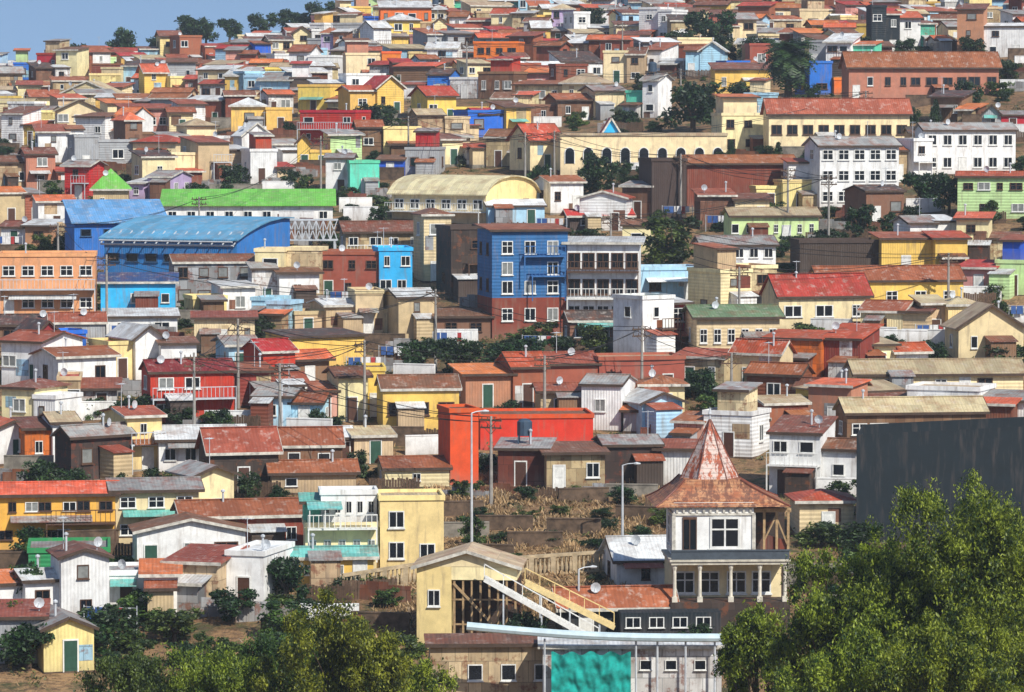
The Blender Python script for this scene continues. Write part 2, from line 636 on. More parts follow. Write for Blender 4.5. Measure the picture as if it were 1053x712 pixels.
def windows(parent, w, d, h, n, yaw, dens=1., wk=None, cols=None, side=True, wmax=1.2, hmax=1.35, R=random, ox=0., oy=0., z0=0., door=True):
    sh = h / n
    wk0 = wk if wk is not None else R.choice([0, 0, 1, 2, 3, 4, 5, 7])
    c = cols or max(1, int(w / R.uniform(1.7, 2.9)))
    ww = min(wmax, w / c * .62) * R.uniform(.75, 1.15)
    wh = min(hmax, sh * .5) * R.uniform(.75, 1.05)
    door_c = R.randrange(c) if door and sh > 1.9 and R.random() < .7 else -1
    irr = dens < 1
    for i in range(n):
        for j in range(c):
            x = ox - w / 2 + (j + .5) * w / c + (R.uniform(-.3, .3) if irr else 0)
            if i == 0 and j == door_c:
                obj('door', R.choice(DOORS), parent, (x, oy - .004, z0 + .05), 0, (.85, 1, min(2.0, sh * .8)))
                continue
            if R.random() > dens:
                continue
            k = wk0 if (not irr or R.random() < .75) else R.choice([0, 2, 3, 4])
            f = R.choice([1, 1, .6, 1.3]) if irr else 1
            f = min(f, w / c * .8 / ww)
            obj('window', WINS[k], parent, (x, oy - .004, z0 + i * sh + sh * .56), 0, (ww * f, 1, wh * (R.uniform(.8, 1) if irr else 1)))
    if side and abs(yaw) > math.radians(7) and d > 2.6:
        cs = max(1, int(d / 3.2))
        for i in range(n):
            for j in range(cs):
                if R.random() < .4:
                    continue
                y = (j + .5) * d / cs + oy
                sg = -1 if yaw > 0 else 1
                obj('window', WINS[wk0], parent, (ox + sg * (w / 2 + .004), y, z0 + i * sh + sh * .56), sg * math.pi / 2, (ww * .9, 1, wh))


def balcony(parent, w, z, dep=1.0, m=None, x0=None, x1=None, loc=(0, 0, 0)):
    b = MB()
    x0 = -w / 2 if x0 is None else x0
    x1 = w / 2 if x1 is None else x1
    b.box(x0, x1, -dep, -.003, z - .12, z)
    b.box(x0, x1, -dep - .03, -dep + .03, z + .9, z + .97)
    n = max(3, int((x1 - x0) / .35))
    for i in range(n + 1):
        x = x0 + .03 + (x1 - x0 - .06) * i / n
        b.box(x - .022, x + .022, -dep - .02, -dep + .02, z, z + .9)
    for x in (x0 + .06, x1 - .06):
        b.box(x - .05, x + .05, -dep - .035, -dep + .045, z - 2.4, z - .121)
    obj('balcony', b.mesh('balcony', [m or M_fw]), parent, loc)


def volume(e, ox, oy, w, d, h, rise, t, wc, rc, style, R, pre='', z0=0., found=True):
    mb = MB()
    wall_shell(mb, w, d, h, rise, t)
    obj(pre + 'wall', mb.mesh(pre + 'wall', [wall_mat(wc, style)]), e, (ox, oy, z0))
    mb = MB()
    roof_parts(mb, w, d, h, rise, t, R.uniform(.2, .45) if t != 'T' else .05)
    obj(pre + 'roof', mb.mesh(pre + 'roof', [roof_mat(rc, 1 if t == 'F' else 0), R.choice([M_fascia, M_fasciad, M_fasciad]) if t != 'T' else wall_mat(wc, 'p')]), e, (ox, oy, z0))
    if found:
        mb = MB()
        mb.box(-w / 2 - .05, w / 2 + .05, -.05, d + .05, -2.8, .1)
        obj(pre + 'foundation', mb.mesh(pre + 'foundation', [R.choice([M_conc, M_stone, M_stone])]), e, (ox, oy, 0))


def make_house(x0, x1, yt, yb, wc, rc, t, rh, yaw=None, n=0, style=None, d=None, dens=.85, wk=None, cols=None, bal=False, extras=True, label=None, name='house', group='houses packed on the hillside', generic=False):
    R = random.Random(int(x0 * 13 + yb * 7 + yt))
    if yaw is None:
        yaw = R.choice([-1, 1, 1]) * R.uniform(3, 34)
    elif generic:
        yaw = yaw * R.uniform(.5, 4)
        if R.random() < .3:
            yaw = -yaw
        yaw = max(-38, min(38, yaw))
    yawr = math.radians(yaw)
    P = site((x0 + x1) / 2, yb)
    s = F / (P.y * math.cos(PITCH) - (P.z - CZ) * math.sin(PITCH))
    w = (x1 - x0) / s / math.cos(yawr)
    h = (yb - yt) / s
    look = (yb - H0) / F
    if generic:
        h = h * R.uniform(1.0, 1.42) + rh * .25 / s
        rh = rh * .75
        if rc in ('rust', 'gray', 'dark', 'lgray') and R.random() < .5:
            rc = R.choice(['rust', 'rust', 'brown', 'orange', 'beige', 'lgray', 'red'])
        if wc in ('brown', 'dark', 'gray', 'tan') and R.random() < .55:
            wc = R.choice(['cream', 'beige', 'white', 'white', 'cream', 'yellow', 'paleblue', 'pink', 'paleyellow'])
        if t == 'S':
            t = R.choice('SSSSMMHFTT')
            if t == 'F':
                rh = (x1 - x0) * .22
    if d is None:
        d = R.uniform(4.0, 6.5)
    for (a, b_, c, e) in PLACED_SITES:
        if c > P.y + .8 and min(b_, P.x + w / 2) - max(a, P.x - w / 2) > .6:
            if c - P.y < d + .4:
                d = max(2.4, c - P.y - .4)
    if t == 'S':
        rise = max(.45, rh / s - (d / 2) * look)
    elif t == 'H':
        rise = max(.5, rh / s - (d / 2) * look)
    elif t == 'M':
        rise = max(.3, rh / s - d * look)
    elif t == 'F':
        rise = max(.5, rh / s)
    else:
        rise = 0
    n = n or max(1, int(round(h / 2.8)))
    style = style or R.choice(['p', 'c', 'v', 's', 's'] if wc in ('gray', 'dark', 'brown', 'rust', 'tan') else ['p', 'p', 'p', 'c', 'v'])
    if label is None:
        label = '%s %s %s %s with %s %s roof' % (CW.get(wc, wc), SW[style], NUMW[min(5, n)], name.replace('_', ' '), RW.get(rc, rc), RT[t])
    e = thing(name, label, name.replace('_', ' '), P, yawr, None, group)
    ox = 0.
    W = w
    if generic and w > 4.2 and R.random() < .88:
        f = R.uniform(.38, .66)
        sg = R.choice([-1, 1])
        wm = w * f
        ox = sg * (w - wm) / 2
        ww_ = w - wm - .02
        wx = -sg * (w - ww_) / 2
        wt = R.choice('SMTTMM')
        wh_ = max(2.1, h * R.uniform(.45, 1.12))
        wy = R.uniform(-1.8, 1.2)
        wd = max(2.2, d - 1)
        wwc = R.choice(PALW) if R.random() < .6 else wc
        wst = R.choice('ppvcss')
        wr = {'S': .6, 'M': .5, 'T': 0, 'F': ww_ * .25}[wt]
        volume(e, wx, wy, ww_, wd, wh_, wr, wt, wwc, R.choice(PALR), wst, R, 'wing_')
        windows(e, ww_, wd, wh_, max(1, int(round(wh_ / 2.8))), yawr, .8, None, None, True, R=R, ox=wx, oy=wy)
        if R.random() < .4:
            lw = ww_ * R.uniform(.5, .9)
            volume(e, wx, wy - 1.62, lw, 1.6, R.uniform(1.8, 2.2), .3, 'M', R.choice(['gray', 'rust', 'tan', 'brown', 'beige', 'white']), R.choice(PALR), R.choice('sv'), R, 'lean_to_')
        w = wm
    volume(e, ox, 0, w, d, h, rise, t, wc, rc, style, R)
    if dens > 0:
        windows(e, w, d, h, n, yawr, dens, wk, cols, R=R, ox=ox)
    if generic and t == 'T' and w > 3 and R.random() < .7:
        volume(e, ox + R.uniform(-.15, .15) * w, 1.0, w * .6, max(1.6, d - 1.6), R.uniform(1.7, 2.3), .35, 'M', R.choice(PALW), R.choice(PALR), R.choice('psv'), R, 'attic_', h + .12, False)
    if (generic or name == 'shack') and R.random() < .45:
        mb = MB()
        pw = min(w * .5, R.uniform(.6, 1.8))
        px_ = ox + R.uniform(-.5, .5) * (w - pw)
        pz = R.uniform(0, max(.1, h - 1.4))
        mb.box(px_ - pw / 2, px_ + pw / 2, -.02, -.002, pz, min(h - .05, pz + R.uniform(.7, 1.6)))
        obj('wall_patch', mb.mesh('wall_patch', [wall_mat(R.choice(['gray', 'rust', 'tan', 'brown', 'white', 'paleblue']), 's')]), e)
    if bal or (extras and n >= 2 and R.random() < .3):
        balcony(e, w, h / n, 1.0, m=R.choice([M_fw, M_fb, M_metal]), x0=ox - w / 2 + (0 if R.random() < .5 else w * .4), x1=ox + w / 2)
    if extras:
        topz = h + rise * .5 + .1
        if R.random() < .35:
            obj('chimney', CHIM, e, (ox + R.uniform(-.35, .35) * w, d * R.uniform(.25, .5), topz))
        if R.random() < .25:
            obj('satellite_dish', DISH, e, (ox + R.uniform(-.4, .4) * w, d * .3, topz - .2), R.uniform(-.6, .6))
        if R.random() < .25:
            obj('antenna', ANT, e, (ox + R.uniform(-.4, .4) * w, d * .45, topz), R.uniform(0, 1.5))
        if R.random() < .03:
            obj('water_tank', TANK, e, (ox + R.uniform(-.3, .3) * w, d * .45, topz))
        if R.random() < .3 and w > 3.0:
            aw = R.uniform(1.4, 2.4)
            ah = min(h, R.uniform(1.8, 2.4))
            m2 = MB()
            xa = ox + R.choice([-1, 1]) * R.uniform(.1, .25) * w
            ad = R.uniform(1.2, 2.2)
            m2.face([(xa - aw / 2, -ad, -1.5), (xa + aw / 2, -ad, -1.5), (xa + aw / 2, -ad, ah), (xa - aw / 2, -ad, ah)])
            m2.face([(xa - aw / 2, -.06, -1.5), (xa - aw / 2, -ad, -1.5), (xa - aw / 2, -ad, ah), (xa - aw / 2, -.06, ah + .35)])
            m2.face([(xa + aw / 2, -ad, -1.5), (xa + aw / 2, -.06, -1.5), (xa + aw / 2, -.06, ah + .35), (xa + aw / 2, -ad, ah)])
            lc = R.choice(['gray', 'tan', 'brown', 'rust', 'dark', 'white', wc])
            obj('porch', m2.mesh('porch', [wall_mat(lc, R.choice('svc'))]), e)
            m3 = MB()
            m3.slab([(xa - aw / 2 - .15, -ad - .2, ah + .02), (xa + aw / 2 + .15, -ad - .2, ah + .02), (xa + aw / 2 + .15, -.06, ah + .42), (xa - aw / 2 - .15, -.06, ah + .42)], .07)
            obj('porch_roof', m3.mesh('porch_roof', [roof_mat(R.choice(['rust', 'gray', 'lgray', 'brown']), 0)]), e)
        elif R.random() < .2:
            m3 = MB()
            zz = min(2.2, h * .8)
            m3.slab([(ox - w * .4, -1.1, zz), (ox + w * .3, -1.1, zz), (ox + w * .3, -.01, zz + .35), (ox - w * .4, -.01, zz + .35)], .05)
            obj('awning', m3.mesh('awning', [roof_mat(R.choice(['rust', 'gray', 'lgray', 'white', 'teal']), 0)]), e)
    return e, P, s, W, h, d


# ------------------------------------------------------------------ the listed houses
T = """
0 38 80 102 tan gray S 8 10
38 70 76 98 brown dark S 7 -8
70 112 62 84 white lgray S 8 12
108 150 72 92 gray dark S 8 -5
146 186 48 74 dark brown S 7 5
186 232 46 70 brick rust S 8 8
232 262 54 76 pink gray M 5 3
262 300 46 68 tan dark S 6 -8
297 345 64 88 white lgray S 9 10
302 330 40 60 cream gray S 6 4
330 358 42 64 lilac gray S 6 -4
356 402 38 66 white gray S 9 -10
400 432 30 54 yellow lgray S 8 5
430 460 26 48 cream yellow F 7 0
440 486 44 68 gray lgray M 8 8
487 532 45 78 orange rust T 3 -10
532 566 38 58 yellow lgray S 9 5
462 505 24 44 white gray S 7 -5
505 548 22 42 cream rust S 7 5
548 590 18 38 lilac gray S 6 3
590 628 22 44 white dark S 8 -6
626 656 18 38 pink gray S 6 4
655 690 22 46 white rust S 7 -9
690 735 24 48 tan dark S 8 6
735 778 26 52 cream gray S 8 6
778 852 14 36 beige gray T 2 4
832 872 76 98 blue gray S 6 -5
850 896 50 76 white lgray S 10 8
896 926 20 56 navy gray T 2 4
924 962 24 52 white dark S 8 6
960 990 32 56 cream gray S 7 -6
985 1053 22 60 rosybrown brown M 7 10
872 1028 68 104 rosybrown rust S 14 7
535 620 68 84 white dark S 14 8
620 662 62 86 tan brown S 9 -8
660 705 56 80 white gray S 10 8
705 745 58 80 tan rust S 8 4
570 618 48 66 gray lgray S 8 -7
745 785 70 92 cream rust S 8 6
118 152 86 106 tan orange S 10 -8
150 206 80 102 yellow orange S 9 8
204 250 84 104 yellow lgray S 8 -6
248 300 90 110 paleblue gray S 9 8
15 60 104 126 gray lgray S 9 9
62 118 100 122 brown gray S 9 -6
298 326 88 108 dark rust S 7 4
326 396 82 108 white lgray S 13 10
306 362 96 118 yellow dark S 8 6
362 415 96 120 yellow gray S 6 -8
356 412 66 88 gray dark S 8 5
410 462 82 102 blue dark S 8 6
462 528 80 102 brown gray S 9 -8
528 616 88 110 cream gray S 11 8
440 506 108 128 tan red S 12 8
506 545 104 128 cream brown S 8 -6
545 612 106 126 brown rust S 8 5
612 642 100 122 cream gray S 7 5
642 676 92 122 white gray S 8 -9
735 792 76 100 yellow brown S 8 8
750 790 106 122 tan lgray S 8 6
420 470 60 80 white rust S 8 6
0 40 126 150 gray brown S 9 9
40 86 146 168 white gray S 10 10
60 104 118 148 cream beige F 14 8
84 136 124 150 white orange S 13 -8
130 166 132 154 brown orange S 9 8
136 182 150 172 cream red S 9 -8
165 222 132 156 dark rust S 9 8
216 252 150 172 white gray S 7 -6
250 306 146 170 white white S 10 8
238 300 116 136 gray lgray S 10 7
308 366 126 150 red gray S 9 8
78 138 150 174 gray lgray S 9 8
340 372 148 172 palegreen gray S 6 5
306 340 150 176 tan dark S 7 6
335 362 168 200 white gray S 6 -4
360 390 168 202 mint rust T 3 8
368 432 140 164 brown dark S 9 8
430 482 130 156 tan rust S 8 7
390 452 158 182 gray rust S 8 -8
455 502 146 170 cream brown S 8 8
452 520 126 146 white red S 8 8
500 548 146 172 tan brown S 10 -6
545 610 150 176 cream red S 20 10
484 546 120 142 yellow gray S 8 8
742 800 126 158 cream white T 3 5
790 936 116 156 cream rust S 14 6
936 985 140 158 tan dark S 8 6
950 1045 134 180 white gray S 7 8
842 925 150 214 white gray S 9 14
925 960 152 188 white gray S 6 8
985 1053 182 226 palegreen red S 4 -8
1010 1053 120 136 gray dark S 8 4
958 1008 108 128 brown dark S 8 8
0 30 172 200 tan brown S 8 8
28 72 168 196 rosybrown gray S 8 -8
66 92 180 206 red gray S 7 8
136 176 188 206 lilac gray S 8 6
148 206 170 192 brown dark S 8 8
205 258 160 186 tan rust S 9 8
258 300 164 190 white brown S 8 6
0 44 206 232 brick gray S 8 8
40 76 212 240 gray dark S 8 -8
0 60 236 256 brown brown S 8 8
60 84 240 262 tan dark S 6 8
502 560 212 234 paleblue white S 6 8
566 600 196 220 white rust S 8 8
596 644 208 238 white red F 9 6
640 670 196 226 brown gray S 6 8
670 706 166 226 dark dark T 2 12
706 818 168 214 rust rust S 8 8
720 790 206 234 brown rust S 9 8
752 842 222 252 palegreen beige S 8 6
780 842 196 218 dark brown S 8 8
890 930 206 232 brown dark S 8 6
935 985 240 268 white gray S 9 8
984 1045 234 272 cream gray S 9 -8
640 670 236 262 tan brown S 6 8
586 650 222 238 dark red S 6 8
0 98 264 330 salmon rust T 3 5
180 262 270 316 gray brown S 8 10
262 328 272 314 gray gray T 3 8
328 392 262 308 brick gray T 3 -8
390 424 258 306 sky lgray T 3 8
356 436 238 284 tan brown S 10 10
436 464 238 290 beige brown S 8 5
464 502 236 306 dark dark T 3 15
657 722 282 312 tan rust S 9 8
722 798 252 290 white gray S 9 8
822 906 250 284 dark rust T 3 6
906 992 252 284 yellow rust S 9 8
842 992 288 328 yellow rust S 14 10
990 1053 272 304 palegreen beige T 3 8
740 800 294 326 cream red S 10 -12
800 896 304 340 cream red S 22 14
886 952 332 352 dark rust S 14 8
952 1010 324 352 tan gray S 10 8
985 1053 336 372 beige beige F 22 8
110 182 326 346 white lgray M 8 8
52 108 332 354 gray rust S 10 8
0 50 334 356 brown dark S 10 8
196 262 302 330 white lgray M 6 8
262 328 292 318 white gray M 6 -6
258 306 318 342 paleblue lgray S 8 8
200 262 336 362 dark rust S 9 8
306 366 322 346 tan gray S 8 8
366 412 312 344 brown rust S 8 8
410 448 306 350 tan lgray S 9 16
448 505 326 350 brown brown M 8 4
586 658 330 356 brown dark S 10 8
660 716 326 368 tan green S 14 12
716 802 326 370 beige green S 12 8
0 44 362 398 white dark S 14 8
40 92 350 380 maroon dark S 12 8
62 118 378 404 white lgray S 12 10
116 166 362 392 white gray S 12 8
166 202 362 394 white brown S 9 -8
156 240 382 436 red maroon S 12 16
240 312 388 418 maroon rust S 12 8
300 374 350 380 yellow dark S 10 12
236 300 360 386 gray gray S 12 8
272 342 374 402 red red S 16 8
0 60 408 440 cream brown S 10 8
60 120 400 426 tan red S 10 8
326 378 402 434 cream brown S 12 8
376 396 394 430 yellow brown T 3 8
394 472 400 446 yellow brown S 14 8
480 562 384 420 brick red S 20 8
560 704 378 410 brick rust S 16 6
704 800 374 402 brown red S 16 8
790 882 362 392 maroon red S 20 10
770 884 392 422 rust rust S 14 8
660 704 404 430 tan rust S 8 6
882 955 358 386 cream beige S 10 8
880 1053 384 410 cream beige S 14 5
832 874 412 444 rosybrown gray S 9 8
870 1015 424 462 brown beige S 15 8
840 930 406 432 tan beige S 10 8
935 1053 412 436 brown beige S 12 -6
0 30 442 478 white gray S 10 8
28 80 446 484 gray beige S 14 8
76 134 452 494 dark gray S 14 10
132 166 446 484 gray rust S 10 8
164 252 452 486 white lgray S 14 8
216 286 464 508 dark rust S 24 14
286 352 458 490 brown rust S 18 8
340 404 452 478 tan rust S 12 8
262 330 412 440 gray gray S 10 8
463 492 424 500 vermilion brown T 3 14
494 610 430 464 vermilion brown T 3 5
512 562 462 502 rust gray M 8 -5
562 622 466 506 tan brown M 8 6
622 680 458 500 dark gray S 10 8
676 722 462 500 white rust M 8 -6
556 600 408 436 tan rust S 10 8
598 664 412 444 white gray S 14 8
660 702 418 448 paleblue lgray S 8 8
694 772 434 470 white white S 16 8
756 832 424 456 brick rust S 9 8
792 878 468 510 brown brown S 24 12
280 366 486 508 tan rust S 12 8
396 462 482 502 cream rust S 12 8
0 118 508 566 amber orange S 12 8
30 112 568 606 green gray T 3 6
118 204 504 560 beige gray S 12 10
202 240 504 542 cream gray S 8 8
190 312 530 574 maroon rust S 16 12
304 384 572 604 yellow teal S 9 6
142 252 546 590 white brown F 12 10
64 112 582 642 white gray F 8 6
110 182 594 634 white gray S 6 8
180 272 584 624 white white S 8 8
0 62 604 640 brown rust S 10 8
0 46 650 684 gray rust M 8 8
46 96 660 692 tan gray S 8 -6
822 878 524 556 beige red S 14 8
634 692 576 606 white white S 24 8
578 692 622 652 navy rust S 18 8
"""
rows = []
for ln in T.strip().splitlines():
    p = ln.split()
    rows.append([float(p[0]), float(p[1]), float(p[2]), float(p[3]), p[4], p[5], p[6], float(p[7]), float(p[8])])
SPEC = [(100, 292, 300, 200), (400, 566, 236, 172), (503, 583, 345, 238), (583, 657, 338, 240), (878, 1053, 565, 435), (425, 535, 660, 566), (690, 822, 645, 432), (170, 342, 226, 196), (308, 458, 593, 500), (104, 182, 326, 288)]
PLACED_SITES = []
for x0_, x1_, yb_ in [(r[0], r[1], r[3]) for r in rows] + [(a, b, c) for a, b, c, t_ in SPEC]:
    P = site((x0_ + x1_) / 2, yb_)
    s = F / P.y
    PLACED_SITES.append((P.x - (x1_ - x0_) / 2 / s, P.x + (x1_ - x0_) / 2 / s, P.y, 0))

NOWIN = {(706, 168), (670, 166), (463, 424), (822, 250)}
SP2 = {(0, 264): dict(n=2, cols=5, dens=1, wk=1, style='p', d=7, label='salmon plastered two-storey building with white cornice and windows'),
       (842, 150): dict(n=3, cols=5, dens=1, wk=1, style='p'), (950, 134): dict(n=2, cols=6, dens=1, wk=0, style='p'),
       (790, 116): dict(n=1, cols=9, dens=1, wk=3, style='p'), (722, 252): dict(n=2, cols=5, dens=1, wk=0), (716, 326): dict(n=1, cols=6, dens=1, wk=1),
       (0, 508): dict(n=2, cols=6, dens=.9, wk=3, style='p', bal=True), (30, 568): dict(n=1, cols=3, wk=3, style='c'), (118, 504): dict(n=2, cols=3, dens=1, wk=1, style='p'),
       (156, 382): dict(n=2, cols=3, style='v'), (872, 68): dict(n=1, cols=10, dens=.9, wk=3), (394, 400): dict(n=1, cols=3, dens=1, wk=3, style='p'),
       (494, 430): dict(dens=0, style='p', extras=False), (842, 288): dict(cols=5, n=1, wk=1, dens=1, style='p'), (487, 45): dict(n=2, cols=4, style='p'),
       (512, 462): dict(n=1, style='s'), (562, 466): dict(n=1, style='s'), (622, 458): dict(n=1, style='s'), (676, 462): dict(n=1, style='v'), (396, 482): dict(n=1), (280, 486): dict(n=1), (448, 326): dict(n=1), (586, 330): dict(n=1), (410, 306): dict(n=2),
       (304, 572): dict(n=1, cols=3, style='p'), (142, 546): dict(n=1, cols=3), (390, 258): dict(n=2, cols=2, style='p'), (328, 262): dict(n=2, cols=3), (180, 270): dict(n=2, cols=4), (464, 236): dict(n=2, cols=2),
       (356, 238): dict(n=2, cols=4), (985, 182): dict(n=2, cols=4), (752, 222): dict(n=1, cols=7), (800, 304): dict(n=1, cols=3), (985, 336): dict(n=1, cols=2), (360, 168): dict(n=1, cols=1, style='p'),
       (190, 530): dict(n=1, cols=4), (578, 622): dict(d=3, dens=.5), (634, 576): dict(n=1), (880, 384): dict(n=1, d=5), (870, 424): dict(n=1), (586, 222): dict(n=1), (502, 212): dict(n=1),
       (110, 326): dict(n=1), (52, 332): dict(n=1), (0, 334): dict(n=1), (164, 452): dict(n=1, style='p', cols=4), (216, 464): dict(n=1, style='s'), (286, 458): dict(n=1, style='s')}
for r in rows:
    key = (int(r[0]), int(r[2]))
    kw = dict(SP2.get(key, {}))
    if key in NOWIN:
        kw.update(dens=0, style='v' if key[0] != 463 else 'p', extras=False)
    if not kw:
        kw['generic'] = True
    e, P, s, w, h, d = make_house(*r[:8], r[8], **kw)
    PLACED.append((P.x - w / 2 - .3, P.x + w / 2 + .3, P.y - .3, P.y + d + .3))
    mark(r[0], r[1], r[2] - r[7], r[3], P.y)
for a, b_, c, tt in SPEC:
    P = site((a + b_) / 2, c)
    s = F / P.y
    PLACED.append((P.x - (b_ - a) / 2 / s - .4, P.x + (b_ - a) / 2 / s + .4, P.y - .5, P.y + 9))
    mark(a, b_, tt, c, P.y)
for a, b_, c, tt in [(676, 745, 138, 82), (784, 836, 100, 40), (575, 745, 172, 134), (592, 640, 202, 156), (664, 724, 276, 226), (818, 880, 212, 180), (925, 985, 214, 178)]:
    P = site((a + b_) / 2, c)
    s = F / P.y
    mark(a, b_, tt, c, P.y)
    PLACED.append((P.x - (b_ - a) / 2 / s, P.x + (b_ - a) / 2 / s, P.y - 1, P.y + 6))
n_listed = len(rows)

# ------------------------------------------------------------------ filler houses and shacks for the lanes between
NF = 0
NS = 0
RR = random.Random(3)


def skyline(px):
    return float(np.interp(px, [0, 60, 110, 190, 300, 345, 380], [64, 58, 50, 40, 28, 14, -40]))


for passno in (0, 1):
    Y = 775.
    while Y > 262:
        X = -.137 * Y + RR.uniform(0, 3)
        while X < .137 * Y:
            w = RR.uniform(5, 10) if passno == 0 else RR.uniform(2.8, 6.5)
            Yj = Y + RR.uniform(-3, 3)
            xc = X + w / 2
            X += w + RR.uniform(.1, 1.5)
            z = ground(xc, Yj)
            px, py = to_px((xc, Yj, z))
            if py < -5 or (385 < px < 700 and 484 < py < 650) or py > 690:
                continue
            s = F / Yj
            h = RR.choice([2.8, 3.2, 4.0, 4.6]) if passno == 0 else RR.uniform(2.3, 4.4)
            rh = RR.uniform(.8, 1.6) if passno == 0 else .6
            x0, x1, yt = px - w * s / 2, px + w * s / 2, py - h * s
            if yt - rh * s < skyline(px):
                continue
            dd = 5 if passno == 0 else 3
            if any(min(b_, xc + w / 2) - max(a, xc - w / 2) > .4 and min(e_, Yj + dd) - max(c, Yj) > .2 for a, b_, c, e_ in PLACED):
                continue
            A = (slice(max(0, int((yt - rh * s) / 4)), max(1, int(py / 4) + 1)), slice(max(0, int(x0 / 4)), max(1, int(x1 / 4) + 1)))
            zb, zf = ZB[A], ZF[A]
            if zb.size == 0:
                continue
            harm = np.mean(np.isfinite(zb) & (zb > Yj + 1))
            vis = np.mean(zf > Yj)
            if harm > (.28 if passno == 0 else .45) or vis < .2:
                continue
            if passno == 0:
                if n_listed + NF >= 297:
                    continue
                make_house(x0, x1, yt, py, RR.choice(PALW), RR.choice(PALR), RR.choice('SSFMHTTM'), rh * s, RR.choice([-8, 8]), d=5., generic=True)
                NF += 1
            else:
                if NS >= 296:
                    continue
                make_house(x0, x1, yt, py, RR.choice(['gray', 'tan', 'brown', 'rust', 'brick', 'white', 'white', 'white', 'beige', 'paleblue', 'yellow', 'cream', 'cream', 'pink', 'brick', 'paleyellow']), RR.choice(PALR), RR.choice('MMST'), rh * s, None, d=3., n=0, dens=.8, extras=False, style=RR.choice('svcps'), name='shack', group='shacks between the houses')
                NS += 1
            PLACED.append((xc - w / 2, xc + w / 2, Yj, Yj + dd))
            mark(x0, x1, yt - rh * s * .7, py, Yj, False)
        Y -= 8.5 if passno == 0 else 4.5
print('LISTED', n_listed, 'FILL', NF, 'SHACK', NS)


# ------------------------------------------------------------------ stepped pale-yellow building above the slope
def stepped_building():
    P = site(383, 594)
    s = F / P.y
    U = lambda v: v / s
    R = random.Random(2)
    e = thing('house', 'large pale yellow stepped building with white terraces and balconies', 'house', P, math.radians(5), None, 'houses packed on the hillside')
    X = lambda px: (px - 383) / s
    zz = lambda py: (594 - py) / s
    volume(e, X(424), 0, U(66), 4.5, zz(514), 0, 'T', 'paleyellow', 'beige', 'p', R)
    for x, z in ((408, 534), (408, 566), (440, 568)):
        obj('window', WINS[0], e, (X(x), -.004, zz(z)), 0, (1.1, 1, 1.2))
    volume(e, X(352), .4, U(76), 4.2, zz(542), 0, 'T', 'cream', 'lgray', 'p', R, 'terrace_')
    windows(e, U(76), 4.2, zz(542), 1, .09, 1, 4, 5, False, R=R, ox=X(352), oy=.4)
    balcony(e, U(76), zz(542), .9, M_fw, X(316), X(388), (0, .4, 0))
    volume(e, X(360), 1.8, U(58), 2.6, U(30), 0, 'T', 'white', 'lgray', 'p', R, 'upper_', zz(542) + .12, False)
    windows(e, U(58), 2.6, U(30), 1, .09, 1, 0, 5, False, R=R, ox=X(360), oy=1.8, z0=zz(542) + .12, door=False)
    volume(e, X(322), 2.0, U(18), 2.2, U(22), .3, 'M', 'mint', 'teal', 'p', R, 'corner_', zz(542) + .12, False)
    m = MB()
    m.slab([(X(316), -.9, zz(521)), (X(352), -.9, zz(521)), (X(352), 1.79, zz(517)), (X(316), 1.79, zz(517))], .06)
    obj('awning', m.mesh('awning', [roof_mat('teal', 0)]), e)
    for q in range(3):
        m = MB()
        x = X(318 + q * 16)
        m.beam((x, -.8, zz(542)), (x, -.8, zz(522)), .07, .07)
        obj('post', m.mesh('post', [M_fw]), e)


stepped_building()


# ------------------------------------------------------------------ profile-extruded halls
def hall(name, label, cat, x0, x1, yb, yaw, prof, wc, rc, ec, style='v'):
    P = site((x0 + x1) / 2, yb)
    s = F / P.y
    yr = math.radians(yaw)
    w = (x1 - x0) / s / math.cos(yr)
    e = thing(name, label, cat, P, yr)
    a, b_ = -w / 2, w / 2
    D = prof[-1][0]
    m = MB()
    m.face([(a, 0, -3), (b_, 0, -3), (b_, 0, prof[0][1]), (a, 0, prof[0][1])])
    obj('front_wall', m.mesh('front_wall', [wall_mat(wc, style)]), e)
    m = MB()
    m.face([(b_, D, -3), (a, D, -3), (a, D, prof[-1][1]), (b_, D, prof[-1][1])])
    obj('back_wall', m.mesh('back_wall', [wall_mat(wc, style)]), e)
    for x, fl in ((a, 1), (b_, 0)):
        m = MB()
        pts = [(x, 0, -3)] + [(x, y, z) for y, z in prof] + [(x, D, -3)]
        if not fl:
            pts = pts[::-1]
        m.face(pts)
        obj('end_wall', m.mesh('end_wall', [wall_mat(ec, style)]), e)
    m = MB()
    pr = [(prof[0][0] - .5, prof[0][1] - .1)] + prof[1:-1] + [(prof[-1][0] + .3, prof[-1][1])]
    for i in range(len(pr) - 1):
        (y0, z0), (y1, z1) = pr[i], pr[i + 1]
        m.slab([(a - .4, y0, z0 + .15), (b_ + .4, y0, z0 + .15), (b_ + .4, y1, z1 + .15), (a - .4, y1, z1 + .15)], .14)
    obj('roof', m.mesh('roof', [roof_mat(rc, 0)]), e)
    return e, P, s, w


